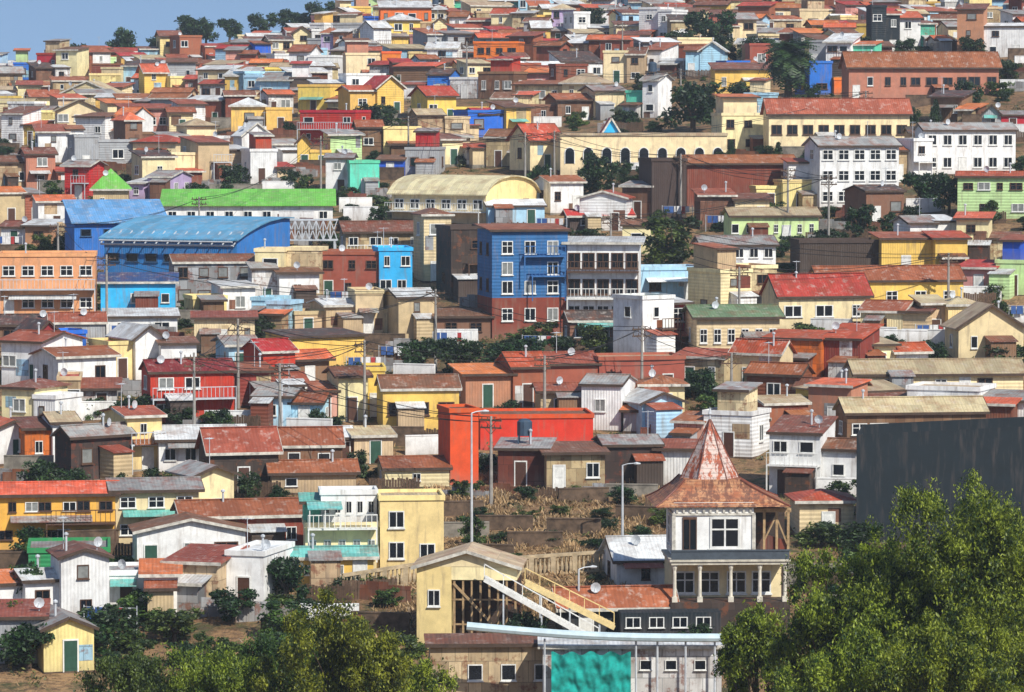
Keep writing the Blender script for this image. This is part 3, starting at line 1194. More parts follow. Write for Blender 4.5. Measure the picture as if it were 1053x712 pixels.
e, P, s, w = hall('sports_hall', 'long white hall with bright green metal roof', 'hall', 168, 342, 232, 3, [(0, 20 / 8.6), (8, 3.9), (14, 3.0)], 'white', 'lime', 'white', 'p')
for i in range(9):
    obj('window', WINS[0], e, (-w / 2 + (i + .5) * w / 9, -.01, 1.2), 0, (1.0, 1, .9))
e, P, s, w = hall('warehouse', 'blue corrugated warehouse with sloping blue roof', 'warehouse', 78, 170, 276, 14, [(0, 5.0), (7, 7.2), (8, 7.0)], 'hallblue', 'skyblue', 'hallblue')
for i in range(4):
    obj('window', WINS[6], e, (-w / 2 + (i + .5) * w / 4, -.01, 3.9), 0, (1.2, 1, .8))
e, P, s, w = hall('sports_hall', 'large blue corrugated hall with gently curved light blue roof', 'hall', 104, 246, 302, -24,
                  [(0, 5.7), (2, 6.4), (4.5, 7.0), (7, 7.45), (10, 7.7), (12, 7.6)], 'hallblue', 'skyblue', 'hallblue')
for i in range(7):
    obj('window', WINS[6], e, (-w / 2 + (i + .5) * w / 7, -.01, 3.7), 0, (1.5, 1, .9))
m = MB()
for i in range(13):
    x = -w / 2 + i * w / 12
    m.beam((x, -.7, 5.2), (x, 1.4, 6.45), .1, .1)
m.tube([(-w / 2, -.7, 5.1), (w / 2, -.7, 5.1)], .12, 6)
m.tube([(-w / 2, -1.0, 5.5), (w / 2, -1.0, 5.5)], .1, 6)
obj('roof_truss', m.mesh('roof_truss', [M_metal]), e)
make_house(104, 180, 290, 328, 'sky', 'denim', 'M', 8, 4, n=1, style='p', dens=.4, cols=3)
arch = [(0, 3.1)] + [(5.5 - 5.5 * math.cos(t), 3.1 + 2.0 * math.sin(t)) for t in np.linspace(.25, math.pi - .25, 10)] + [(11, 3.1)]
e, P, s, w = hall('school_hall', 'long hall with low curved cream roof and pale yellow end', 'hall', 402, 500, 228, -32, arch, 'cream', 'cream', 'paleyellow', 'p')
balcony(e, w, 1.2, 1.5, m=M_fw)
for i in range(6):
    obj('window', WINS[0], e, (-w / 2 + (i + .5) * w / 6, -.01, 2.0), 0, (1.3, 1, 1.1))
for y in (2.5, 5.5, 8.5):
    obj('window', WINS[3], e, (w / 2 + .01, y, 2.0), math.pi / 2, (1.2, 1, 1.1))


def arcade():
    P = site(662, 176)
    s = F / P.y
    w = 172 / s
    h = 36 / s
    e = thing('arcade_building', 'long cream building with a row of arched windows', 'building', P, math.radians(4), None)
    m = MB()
    m.box(-w / 2, w / 2, 0, 7, -2.5, h)
    obj('wall', m.mesh('wall', [wall_mat('cream', 'p')]), e)
    m = MB()
    m.box(-w / 2 - .1, w / 2 + .1, -.15, 7.1, h + .002, h + .35)
    obj('roof', m.mesh('roof', [roof_mat('beige', 0)]), e)
    for i in range(9):
        x = -w / 2 + (i + .5) * w / 9
        pts = [(x - .55, -.02, .9), (x + .55, -.02, .9)] + [(x + .55 * math.cos(t), -.02, 2.3 + .55 * math.sin(t)) for t in np.linspace(0, math.pi, 8)]
        m = MB()
        m.face(pts, 0)
        for j in range(7):
            a0, a1 = math.pi * j / 7, math.pi * (j + 1) / 7
            m.beam((x + .6 * math.cos(a0), -.05, 2.3 + .6 * math.sin(a0)), (x + .6 * math.cos(a1), -.05, 2.3 + .6 * math.sin(a1)), .1, .12, 1)
        m.beam((x - .6, -.05, .9), (x - .6, -.05, 2.3), .1, .12, 1)
        m.beam((x + .6, -.05, .9), (x + .6, -.05, 2.3), .1, .12, 1)
        obj('arched_window', m.mesh('arched_window', [M_glass, M_fw]), e)
    P = site(628, 170)
    s = F / P.y
    e = thing('chapel', 'small chapel with steep red and blue gable front', 'chapel', P + Vector((0, -3, 0)), .05)
    w, h, r = 30 / s, 24 / s, 24 / s
    m = MB()
    wall_shell(m, w, 4, h, r, 'F', -2)
    obj('wall', m.mesh('wall', [wall_mat('sky', 'p')]), e)
    m = MB()
    roof_parts(m, w, 4, h, r, 'F', .3)
    obj('roof', m.mesh('roof', [roof_mat('red', 1), M_fascia]), e)
    obj('window', WINS[2], e, (0, -.01, h * .9), 0, (.8, 1, 1.3))
    obj('door', DOORS[0], e, (0, -.01, 0), 0, (1, 1, 2))


arcade()


def wm_blue():
    return plain('blue_paint', (.2, .42, .66))


def blue_house():
    P = site(545, 345)
    s = F / P.y
    yaw = math.radians(12)
    w = 78 / s / math.cos(yaw)
    h = 108 / s
    e = thing('house', 'deep blue three-storey house with maroon ground floor and white windows', 'house', P, yaw, None, 'houses packed on the hillside')
    m = MB()
    m.box(-w / 2, w / 2, 0, 7, h * .36, h)
    obj('wall', m.mesh('wall', [wall_mat('denim', 'c')]), e)
    m = MB()
    m.box(-w / 2, w / 2, .004, 7, -2, h * .36 - .002)
    obj('base_wall', m.mesh('base_wall', [wall_mat('maroon', 'p')]), e)
    m = MB()
    roof_parts(m, w, 7, h, .35, 'M', .3)
    obj('roof', m.mesh('roof', [roof_mat('rust', 0), M_fasciad]), e)
    for i, z in enumerate((.20, .46, .64, .84)):
        for j in range(3):
            if (i, j) in ((2, 1),):
                continue
            obj('window', WINS[[1, 0, 4][(i + j) % 3]], e, (-w / 2 + w * (.2 + .3 * j), -.005, h * z), 0, (1.1, 1, 1.25))
    for z in (.48, .82):
        for y in (2, 5.2):
            obj('window', WINS[3], e, (-w / 2 - .005, y, h * z), -math.pi / 2, (.9, 1, 1.2))
    balcony(e, w, h * .57, .8, m=wm_blue(), x0=0, x1=w * .45)
    balcony(e, w, h * .76, .8, m=wm_blue(), x0=-w * .1, x1=w * .45)


blue_house()


def balcony_block():
    P = site(620, 340)
    s = F / P.y
    w = 74 / s
    h = 90 / s
    e = thing('house', 'white three-storey house with dark glazed balconies', 'house', P, math.radians(-4), None, 'houses packed on the hillside')
    m = MB()
    m.box(-w / 2, w / 2, 0, 5, -2, h)
    obj('wall', m.mesh('wall', [wall_mat('white', 'p')]), e)
    m = MB()
    roof_parts(m, w, 5, h, .35, 'M', .5)
    obj('roof', m.mesh('roof', [roof_mat('lgray', 0), M_fascia]), e)
    for i in range(3):
        for j in range(5):
            obj('window', WINS[[0, 3, 3][i]], e, (-w / 2 + (j + .5) * w / 5, -.005, h * (.2 + .3 * i)), 0, (w / 5 * .85, 1, 1.5))
    balcony(e, w, h * .37, .9, m=M_fw)
    balcony(e, w, h * .68, .9, m=M_fb)


balcony_block()

# huge dark warehouse
P = site(972, 568)
s = F / P.y
e = thing('warehouse', 'huge dark navy blank-walled warehouse with level roofline', 'warehouse', P, math.radians(-8))
w = 184 / s
m = MB()
a, b_ = -w / 2, w / 2
h0, h1 = 121 / s, 132 / s
m.face([(a, 0, -3), (b_, 0, -3), (b_, 0, h1), (a, 0, h0)])
m.face([(a, 9, -3), (a, 0, -3), (a, 0, h0), (a, 9, h0)])
m.face([(b_, 0, -3), (b_, 9, -3), (b_, 9, h1), (b_, 0, h1)])
m.face([(b_, 9, -3), (a, 9, -3), (a, 9, h0), (b_, 9, h1)])
obj('wall', m.mesh('wall', [wall_mat('navy', 'p')]), e)
m = MB()
m.box(a + .02, b_ - .02, .02, 8.98, h0 - 2.2, h0 - 2.1)
obj('roof', m.mesh('roof', [roof_mat('dark', 0)]), e)


# ------------------------------------------------------------------ tower house
def ngon_ring(R_, z, n=8, off=math.pi / 8, cx=0, cy=0, sx=1., sy=1.):
    return [(cx + sx * R_ * math.cos(off + 2 * math.pi * i / n), cy + sy * R_ * math.sin(off + 2 * math.pi * i / n), z) for i in range(n)]


def lathe(m, rings, mi=0, capt=True):
    n = len(rings[0])
    for a, b_ in zip(rings[:-1], rings[1:]):
        for i in range(n):
            j = (i + 1) % n
            m.face([a[i], a[j], b_[j], b_[i]], mi)
    if capt:
        m.face(rings[-1], mi)
        m.face(rings[0][::-1], mi)


def old_roof_mat(name, a_, b_c, c_c, band, lo=.5):
    m, nt, b = newmat(name)
    tc, oi, v = coords(nt)
    V = v.outputs[0]
    br = bands(nt, tc.outputs['Object'], 2, band)
    c = mixc(nt, ramp(nt, noise(nt, V, .8, 5, .75), .42, .58), lin(a_), lin(b_c))
    c = mixc(nt, ramp(nt, noise(nt, V, 1.5, 4, .75, (1.6, 1.6, .35)), lo, lo + .06, 0, .85), c, lin(c_c))
    c = mixc(nt, ramp(nt, noise(nt, V, 4, 3, .7), .56, .68, 0, .7), c, lin((.28, .15, .11)))
    c = mixc(nt, ramp(nt, br, -1, -.4, .35, 0), c, (.08, .04, .03))
    nt.links.new(c, b.inputs['Base Color'])
    b.inputs['Roughness'].default_value = .65
    return m


def tower():
    P = site(742, 645)
    s = F / P.y
    U = lambda px: px / s
    e = thing('tower_house', 'white turret house with faceted rusty spire, balcony and timber porch', 'house', P, math.radians(3))
    zE = U(645 - 517)
    zB = U(645 - 572)
    bx0, bx1 = -U(50), U(33)
    cx = (bx0 + bx1) / 2
    D_ = bx1 - bx0
    cy = D_ / 2
    m = MB()
    m.box(bx0, bx1, 0, D_, zB, zE + .1)
    obj('wall', m.mesh('wall', [wall_mat('white', 'p')]), e)
    m = MB()
    m.box(bx0 - .1, bx1 + .1, -.1, D_ + .1, zE - .75, zE - .6)
    m.box(bx0 - .18, bx1 + .18, -.18, D_ + .18, zE - .25, zE - .05)
    for i in range(12):
        x = bx0 + (i + .5) * D_ / 12
        m.box(x - .07, x + .07, -.14, -.002, zE - .58, zE - .26)
    for x in (bx0, bx1):
        m.box(x - .12, x + .12, -.09, .2, zB, zE - .76)
    obj('cornice', m.mesh('cornice', [M_fascia]), e)
    m = MB()
    rr = [ngon_ring(a * 1.414, z, 4, math.pi / 4, cx=cx + ox, cy=cy + oy, sy=sy) for a, z, ox, oy, sy in ((U(70), zE - .18, U(9), .6, .8), (U(58), zE + .22, U(7), .5, .8), (U(40), zE + U(15), U(3), .2, .85), (U(29), zE + U(24), 0, 0, 1))]
    lathe(m, rr)
    obj('skirt_roof', m.mesh('skirt_roof', [old_roof_mat('skirt_rust', (.62, .35, .20), (.74, .54, .38), (.42, .23, .15), .22, .47)]), e)
    m = MB()
    for i in range(4):
        m.tube([Vector(r[i]) + Vector((0, 0, .02)) for r in rr], .07, 5)
    r2 = [ngon_ring(a, z, 6, 0, cx=cx, cy=cy) for a, z in ((U(31), zE + U(22)), (U(27), zE + U(31)), (U(19), zE + U(46)), (U(11.5), zE + U(62)), (U(5), zE + U(75)), (.04, zE + U(84)))]
    for i in range(6):
        m.tube([Vector(r[i]) + Vector((0, 0, .02)) for r in r2], .05, 5)
    obj('ridge_cap', m.mesh('ridge_cap', [plain('ridge_rust', (.50, .27, .20), .6, .4, 2)]), e)
    m = MB()
    lathe(m, r2)
    obj('spire', m.mesh('spire', [old_roof_mat('spire_rust', (.70, .36, .20), (.60, .27, .18), (.84, .78, .74), .3, .46)]), e)
    m = MB()
    m.tube([(cx, cy, zE + U(82)), (cx, cy, zE + U(88)), (cx, cy, zE + U(90)), (cx, cy, zE + U(97))], [.06, .05, .13, .02], 7)
    obj('finial', m.mesh('finial', [M_metal]), e)
    m = MB()
    m.face([(bx1 + .02, 3.6, 0), (U(72), 3.6, 0), (U(72), 3.6, zE - .4), (bx1 + .02, 3.6, zE - .4)])
    m.face([(U(72), 3.6, 0), (U(72), 7, 0), (U(72), 7, zE - .4), (U(72), 3.6, zE - .4)])
    obj('wing_wall', m.mesh('wing_wall', [wall_mat('dark', 's')]), e)
    m = MB()
    for x in (U(45), U(58), U(70)):
        m.beam((x, .6, zB), (x, .6, zE - .45), .16, .16)
    m.beam((bx1 + .1, .6, zE - .5), (U(73), .6, zE - .5), .16, .26)
    m.beam((U(45), .6, zB + 1), (U(58), .6, zE - .8), .1, .1)
    m.beam((U(58), .6, zE - 1.0), (U(70), .6, zB + .6), .1, .1)
    obj('timber_frame', m.mesh('timber_frame', [M_timber]), e)
    m = MB()
    m.slab([(U(46), .75, zB + 1.4), (U(69), .75, zB + 1.0), (U(69), .8, zB + 1.0), (U(46), .8, zB + 1.4)], 1.1)
    obj('loose_sheet', m.mesh('loose_sheet', [wall_mat('rust', 's')]), e)
    x0, x1 = -U(54), U(68)
    m = MB()
    m.box(x0, x1, -1.1, 5, zB - .4, zB - .2)
    m.box(x0 - .1, x1 + .1, -1.2, 5.1, zB - .19, zB - .05)
    obj('balcony', m.mesh('balcony', [plain('cream_trim', (.82, .79, .72), .7, .35, 2)]), e)
    m = MB()
    m.box(x0, x1, -1.15, -1.08, zB - .04, zB + .5)
    m.box(x0 - .04, x1 + .04, -1.2, -1.03, zB + .501, zB + .6)
    obj('railing', m.mesh('railing', [plain('rail_bluegrey', (.28, .32, .36), .6, .3)]), e)
    zl = U(28)
    for x in (x0 + .25, x0 + U(30), x0 + U(62), x1 - U(30), x1 - .25):
        m = MB()
        m.box(x - .18, x + .18, -1.0, -.64, zl, zl + .35)
        m.tube([(x, -.82, zl + .35), (x, -.82, zB - .8), (x, -.82, zB - .6), (x, -.82, zB - .41)], [.13, .11, .18, .2], 8)
        obj('column', m.mesh('column', [plain('column_cream', (.88, .85, .78), .7, .3, 2)]), e)
    m = MB()
    m.box(x0 + .3, x1 - .2, 1.6, 7, -2, zB - .41)
    obj('lower_wall', m.mesh('lower_wall', [wall_mat('cream', 'p')]), e)
    for x in (-U(36), -U(10), U(18), U(44)):
        obj('window', WINS[1], e, (x, 1.595, zl + 1.0), 0, (1.3, 1, 1.5))
    zc = (zB + zE) / 2 - .15
    obj('window', WINS[1], e, (bx0 + D_ * .64, -.01, zc), 0, (2.0, 1, 2.1))
    obj('window', WINS[3], e, (bx0 + D_ * .2, -.01, zc - .1), 0, (.95, 1, 2.3))
    obj('window', WINS[1], e, (bx0 - .01, D_ * .5, zc), -math.pi / 2, (1.6, 1, 2.0))
    m = MB()
    m.box(x0 - .05, x1 + .05, -1.25, 7.2, -3, zl - .003)
    obj('foundation', m.mesh('foundation', [wall_mat('dark', 's')]), e)
    m = MB()
    m.box(x0 - U(55), x0 + U(48), -3.2, -1.3, -3, U(22))
    obj('annexe_wall', m.mesh('annexe_wall', [wall_mat('navy', 'v')]), e)
    for q in range(4):
        obj('window', WINS[0], e, (x0 - U(42) + q * U(24), -3.205, U(12)), 0, (1.0, 1, .7))


tower()


# ------------------------------------------------------------------ yellow house with outside stairs
def yellow_house():
    P = site(480, 668)
    s = F / P.y
    e = thing('house', 'pale yellow house with open timber-framed side and low gable', 'house', P, math.radians(-4), None)
    w = 104 / s
    h = 86 / s
    d = 4.5
    ri = 1.0
    m = MB()
    m.box(-w / 2, -w / 2 + 36 / s, 0, d, -2, h)
    obj('wall', m.mesh('wall', [wall_mat('paleyellow', 'p')]), e)
    for yy in (0., d - .06):
        m = MB()
        pr = [(-w / 2, h + .003), (w / 2, h + .003), (0, h + ri)]
        m.face([(x, yy, z) for x, z in pr])
        m.face([(x, yy + .05, z) for x, z in reversed(pr)])
        for i in range(3):
            j = (i + 1) % 3
            m.face([(pr[j][0], yy, pr[j][1]), (pr[i][0], yy, pr[i][1]), (pr[i][0], yy + .05, pr[i][1]), (pr[j][0], yy + .05, pr[j][1])])
        obj('gable', m.mesh('gable', [wall_mat('cream', 'p')]), e)
    m = MB()
    m.box(-w / 2 + 36 / s + .003, w / 2, .02, d, h * .84, h - .022)
    obj('upper_wall', m.mesh('upper_wall', [wall_mat('cream', 'p')]), e)
    m = MB()
    m.box(-w / 2 + 36 / s + .003, w / 2, 3.0, d, -2, h * .84 - .002)
    obj('rear_wall', m.mesh('rear_wall', [wall_mat('dark', 's')]), e)
    m = MB()
    roof_parts(m, w, d, h, ri, 'F', .35)
    obj('roof', m.mesh('roof', [roof_mat('beige', 1), M_fascia]), e)
    m = MB()
    for i in range(8):
        x = -w / 2 + 39 / s + i * (w / 2 - .1 + w / 2 - 39 / s) / 7
        m.beam((x, .15, -1), (x, .15, h * .84), .13, .13)
    for z in (h * .3, h * .6):
        m.beam((-w / 2 + 37 / s, .16, z), (w / 2, .16, z), .1, .1)
    m.beam((-w / 2 + 38 / s, .05, h * .8), (w / 2 - .3, .05, .3), .1, .16)
    obj('timber_frame', m.mesh('timber_frame', [M_timber]), e)
    obj('window', WINS[0], e, (-w / 2 + 18 / s, -.01, h * .62), 0, (.8, 1, 1.1))
    ypm = plain('cream_paint', (.92, .82, .58))
    for (a, b_, mt, lb) in (((498, 596), (616, 662), M_fw, 'long white outdoor staircase with pale metal stringers'), ((540, 600), (632, 646), ypm, 'cream outdoor staircase with wooden stringers')):
        Y0 = P.y - (2.2 if mt is M_fw else .4)
        A, B = at(a[0], a[1], Y0), at(b_[0], b_[1], Y0)
        m = MB()
        L = B - A
        for dy in (0, 1.2):
            m.beam(Vector((0, dy, 0)), L + Vector((0, dy, 0)), .12, .3)
        for i in range(24):
            q = L * ((i + .5) / 24)
            m.box(q.x - .12, q.x + .12, .07, 1.13, q.z + .1, q.z + .16)
        m.beam(Vector((0, 1.2, .85)), L + Vector((0, 1.2, .85)), .05, .07)
        for i in range(7):
            q = L * (i / 6)
            m.beam(q + Vector((0, 1.2, 0)), q + Vector((0, 1.2, .85)), .05, .05)
        o = thing('staircase', lb, 'staircase', A, 0, m.mesh('staircase', [mt]))
        for i in (1, 3, 5):
            q = L * (i / 6)
            g = ground(A.x + q.x, A.y) - A.z
            for dy in (.08, 1.12):
                m = MB()
                m.beam((q.x, dy, q.z - .1), (q.x, dy, g - .3), .1, .1)
                obj('support_post', m.mesh('support_post', [M_metal]), o)


yellow_house()


# ------------------------------------------------------------------ buildings at the very bottom
def bottom_sheds():
    P = site(650, 742)
    s = F / P.y
    e = thing('shed', 'long white shed with pale blue curved gutter roof', 'shed', P, 0)
    w = 185 / s
    h = (742 - 664) / s
    m = MB()
    wall_shell(m, w, 3, h, .15, 'M', -2)
    obj('wall', m.mesh('wall', [wall_mat('white', 's')]), e)
    m = MB()
    roof_parts(m, w, 3, h, .15, 'M', .3)
    obj('roof', m.mesh('roof', [roof_mat('lgray', 0), M_fascia]), e)
    m = MB()
    pts = []
    for i in range(15):
        t = i / 14
        pts.append(at(480 + 262 * t, 644 + 12 * t + 4 * math.sin(t * math.pi), P.y - .8) - P)
    m.tube(pts, .25, 8)
    obj('gutter_pipe', m.mesh('gutter_pipe', [plain('pipe_paleblue', (.78, .86, .89), .5, .25, 1)]), e)
    for x in (560, 654, 676, 705, 735):
        m = MB()
        p = at(x, 657, P.y - .6) - P
        m.tube([(p.x, p.y, -2), (p.x, p.y, p.z)], .07, 6)
        obj('post', m.mesh('post', [M_metal]), e)
    for x in (664, 690, 720):
        q = at(x, 684, P.y) - P
        obj('window', WINS[2], e, (q.x, -.01, q.z), 0, (.7, 1, .6))
    me = bpy.data.meshes.new('tarp')
    A = at(567, 670, P.y - .9)
    W_, H_ = 82 / s, 58 / s
    nx, nz = 60, 30
    V = []
    Fc = []
    for j in range(nz + 1):
        for i in range(nx + 1):
            u, v = i / nx, j / nz
            nz_ = mnoise.noise(Vector((u * 7, v * 4, 0))) * .28 + mnoise.noise(Vector((u * 20, v * 9, 3))) * .10
            V.append((u * W_, nz_, -v * H_ - .22 * math.sin(u * math.pi * 4) ** 2 * (1 - v)))
    for j in range(nz):
        for i in range(nx):
            a = j * (nx + 1) + i
            Fc.append((a, a + nx + 1, a + nx + 2, a + 1))
    me.from_pydata(V, [], Fc)
    me.materials.append(plain('net_teal', (.10, .66, .62), .95, .45, 2))
    for p_ in me.polygons:
        p_.use_smooth = True
    thing('tarp', 'teal netting sheet hanging crumpled on the white shed', 'tarp', A, 0, me)
    P = site(500, 745)
    e = thing('shed', 'pale grey shed with rusty brown sloping roof', 'shed', P + Vector((0, 2.5, 0)), math.radians(3))
    w = 118 / s
    h = (745 - 668) / s
    m = MB()
    wall_shell(m, w, 2.5, h, .15, 'M', -2)
    obj('wall', m.mesh('wall', [wall_mat('beige', 's')]), e)
    m = MB()
    roof_parts(m, w, 2.5, h, .2, 'M', .3)
    obj('roof', m.mesh('roof', [roof_mat('brown', 0), M_fasciad]), e)
    for q in range(3):
        obj('window', WINS[2], e, (-w * .1 + q * 2.0, -.01, h * .62), 0, (.9, 1, 1.0))
    for pa, pb, k in (((524, 594), (640, 586), 26), ((352, 612), (430, 600), 18)):
        A, B = site(*pa), site(*pb)
        L = B - A
        m = MB()
        hz = 1.35
        for z in (0.0, hz):
            m.beam(Vector((0, 0, z)), L + Vector((0, 0, z)), .3, .22)
        m.beam(Vector((0, 0, -.9)), L + Vector((0, 0, -.9)), .35, 1.7)
        for i in range(k + 1):
            q = L * (i / k)
            if i % 5 == 0:
                m.beam(q, q + Vector((0, 0, hz)), .35, .4)
            else:
                m.tube([q + Vector((0, 0, z)) for z in (.1, .35, .55, .9, hz - .1)], [.07, .13, .12, .06, .09], 7)
        thing('balustrade', 'pale concrete balustrade edging the hillside lane', 'balustrade', A, 0, m.mesh('balustrade', [plain('conc_pale', (.76, .68, .55), .9, .4, 2)]), 'balustrades along the lane')


bottom_sheds()


# ------------------------------------------------------------------ lattice footbridge
def footbridge():
    P = site(318, 268)
    s = F / P.y
    m = MB()
    L = 58 / s
    for z in (0, 2.2):
        for y in (0, 1.6):
            m.beam((-L / 2, y, 2.2 + z), (L / 2, y, 2.2 + z), .16, .16)
    k = 8
    for i in range(k):
        x0, x1 = -L / 2 + L * i / k, -L / 2 + L * (i + 1) / k
        m.beam((x0, 0, 2.2), (x1, 0, 4.4), .1, .1)
        m.beam((x0, 0, 4.4), (x1, 0, 2.2), .1, .1)
        m.beam((x0, 0, 2.2), (x0, 0, 4.4), .12, .12)
        m.beam((x0, 0, 4.4), (x1, 1.6, 4.4), .08, .08)
    e = thing('footbridge', 'white steel lattice footbridge beside blue hall', 'footbridge', P, 0)
    obj('truss', m.mesh('truss', [M_metal]), e)
    m = MB()
    m.box(-L / 2, L / 2, .1, 1.5, 2.1, 2.18)
    obj('deck', m.mesh('deck', [M_conc]), e)
    for x in (-L / 2 + .3, L / 2 - .3):
        m = MB()
        for y in (0, 1.6):
            m.beam((x, y, -1), (x, y, 2.1), .22, .22)
        m.beam((x, 0, .2), (x, 1.6, 1.9), .1, .1)
        obj('pier', m.mesh('pier', [M_metal]), e)


footbridge()
make_house(96, 132, 192, 228, 'tan', 'lime', 'H', 18, 5, d=4.2, cols=2)


# ------------------------------------------------------------------ poles and cables
def pole_mesh(h):
    m = MB()
    m.tube([(0, 0, -1), (0, 0, h)], [.16, .10], 8)
    return m.mesh('pole', [M_polew])


def arm_mesh():
    m = MB()
    m.box(-.9, .9, -.06, .06, -.06, .06)
    for x in (-.8, -.3, .3, .8):
        m.tube([(x, 0, .06), (x, 0, .25)], [.05, .03], 6)
    m.beam((-.5, -.08, -.02), (0, -.08, -.5), .04, .04)
    m.beam((.5, -.08, -.02), (0, -.08, -.5), .04, .04)
    return m.mesh('crossarm', [M_wood])


PM, AM = pole_mesh(8.5), arm_mesh()
poles = []
for px, py in [(448, 382), (375, 440), (288, 470), (700, 226), (570, 205), (640, 70), (852, 258), (760, 345), (540, 210), (330, 205), (205, 262), (560, 445), (890, 150), (700, 128), (480, 100), (245, 420), (110, 345), (752, 448), (200, 470), (628, 300), (420, 175), (975, 330), (60, 300), (660, 420), (810, 250), (505, 520)]:
    p = site(px, py)
    e = thing('utility_pole', 'grey utility pole with wooden crossarm and insulators', 'utility pole', p, random.uniform(-.5, .5), None, 'utility poles along the lanes')
    sc = random.uniform(.75, 1.0)
    obj('post', PM, e, (0, 0, 0), 0, (1, 1, sc))
    obj('crossarm', AM, e, (0, 0, 8.1 * sc))
    obj('crossarm', AM, e, (0, 0, 7.4 * sc))
    poles.append(p + Vector((0, 0, 8.2 * sc)))
done = set()
for i, a in enumerate(poles):
    ds = sorted((((a - b_).length, j) for j, b_ in enumerate(poles) if j != i))[:2]
    for dd, j in ds:
        if dd > 70 or (min(i, j), max(i, j)) in done:
            continue
        done.add((min(i, j), max(i, j)))
        for off in (-.5, .4):
            b_ = poles[j]
            pts = []
            for k in range(13):
                t = k / 12
                q = (b_ - a) * t + Vector((off, 0, off * .4))
                q.z -= 4 * t * (1 - t) * dd * .035
                pts.append(q)
            m = MB()
            m.tube(pts, .028, 4)
            thing('power_cable', 'thin black power cable sagging between utility poles', 'cable', a, 0, m.mesh('power_cable', [M_black]), 'power cables')
for px, py, top in ((485, 570, 424), (640, 562, 478), (595, 650, 585), (290, 440, 392)):
    p = site(px, py)
    hh = (py - top) * p.y / F
    e = thing('street_lamp', 'tall pale grey street lamp with single arm', 'street lamp', p, random.uniform(-.4, .4), None, 'street lamps')
    m = MB()
    m.tube([(0, 0, -1), (0, 0, hh)], [.12, .06], 8)
    m.tube([(0, 0, hh), (.4, 0, hh + .12), (.9, 0, hh + .15)], .04, 6)
    obj('post', m.mesh('post', [M_metal]), e)
    m = MB()
    m.tube([(.8, 0, hh + .13), (1.0, 0, hh + .14), (1.3, 0, hh + .12)], [.06, .11, .05], 8)
    obj('lamp_head', m.mesh('lamp_head', [M_metal]), e)


# ------------------------------------------------------------------ fences & walls
def fence_mesh(L, h, kind):
    m = MB()
    k = int(L / .22)
    r = random.Random(k * 7 + kind)
    if kind == 0:
        for i in range(k):
            x = -L / 2 + i * .22
            m.box(x, x + .19, -.02, .02, -.8, h + r.uniform(-.15, .12))
        m.box(-L / 2, L / 2, .021, .07, .3, .4)
    elif kind == 1:
        k = int(L / .8)
        for i in range(k):
            x = -L / 2 + i * .8
            m.box(x, x + .79, -.02 - .03 * (i % 2), .01, -.8, h + r.uniform(-.25, .2))
    else:
        m.box(-L / 2, L / 2, -.12, .12, -1.5, h)
        m.box(-L / 2, L / 2, -.16, .16, h + .001, h + .09)
    return m


kinds = [(0, M_wood, 'weathered wooden board fence on the slope', 'fence'), (1, wall_mat('rust', 's'), 'rusty patched sheet-metal fence on the slope', 'fence'), (2, M_conc, 'grey concrete retaining wall on the slope', 'retaining_wall'), (2, M_stone, 'brown stone retaining wall on the slope', 'retaining_wall'), (1, wall_mat('gray', 's'), 'grey patched sheet-metal fence on the slope', 'fence'), (2, wall_mat('white', 'p'), 'whitewashed garden wall on the slope', 'garden_wall')]
FM = [(fence_mesh(4, 1.3 if k[0] < 2 else 1.5, k[0]).mesh(k[3], [k[1]]), k) for k in kinds]
Rf = random.Random(8)
cnt = 0
lcnt = 0
for it in range(2500):
    if cnt >= 170:
        break
    Y = Rf.uniform(255, 700)
    X = Rf.uniform(-.135, .135) * Y
    if any(a - 1.8 < X < b_ + 1.8 and c - .3 < Y < e_ for a, b_, c, e_ in PLACED):
        continue
    px, py = to_px((X, Y, ground(X, Y) + .8))
    if 400 < px < 700 and 500 < py < 640:
        continue
    i, j = int(py / 4), int(px / 4)
    if not (0 <= i < 180 and 0 <= j < 265) or ZF[i, j] < Y:
        continue
    if lcnt < 14 and Y < 460 and Rf.random() < .3:
        thing('laundry_line', 'clothes line with white, red and blue washing', 'laundry', (X, Y, ground(X, Y)), Rf.uniform(-.3, .3), LAUN, 'laundry lines between houses')
        lcnt += 1
        continue
    me, k = Rf.choice(FM)
    thing(k[3], k[2], k[3].replace('_', ' '), (X, Y, ground(X, Y)), Rf.uniform(-.35, .35), me, k[3].replace('_', ' ') + 's between the houses')
    cnt += 1
for px, py, k in [(470, 530, 3), (475, 552, 2), (520, 545, 3), (560, 512, 0), (600, 516, 3), (650, 512, 2), (480, 512, 4), (500, 575, 3), (660, 535, 3), (690, 520, 0), (520, 508, 1), (625, 508, 4), (590, 548, 3), (550, 562, 3)]:
    p = site(px, py)
    me, kk = FM[k]
    thing(kk[3], kk[2], kk[3].replace('_', ' '), p - Vector((0, 0, .5)), Rf.uniform(-.3, .3), me, kk[3].replace('_', ' ') + 's between the houses')


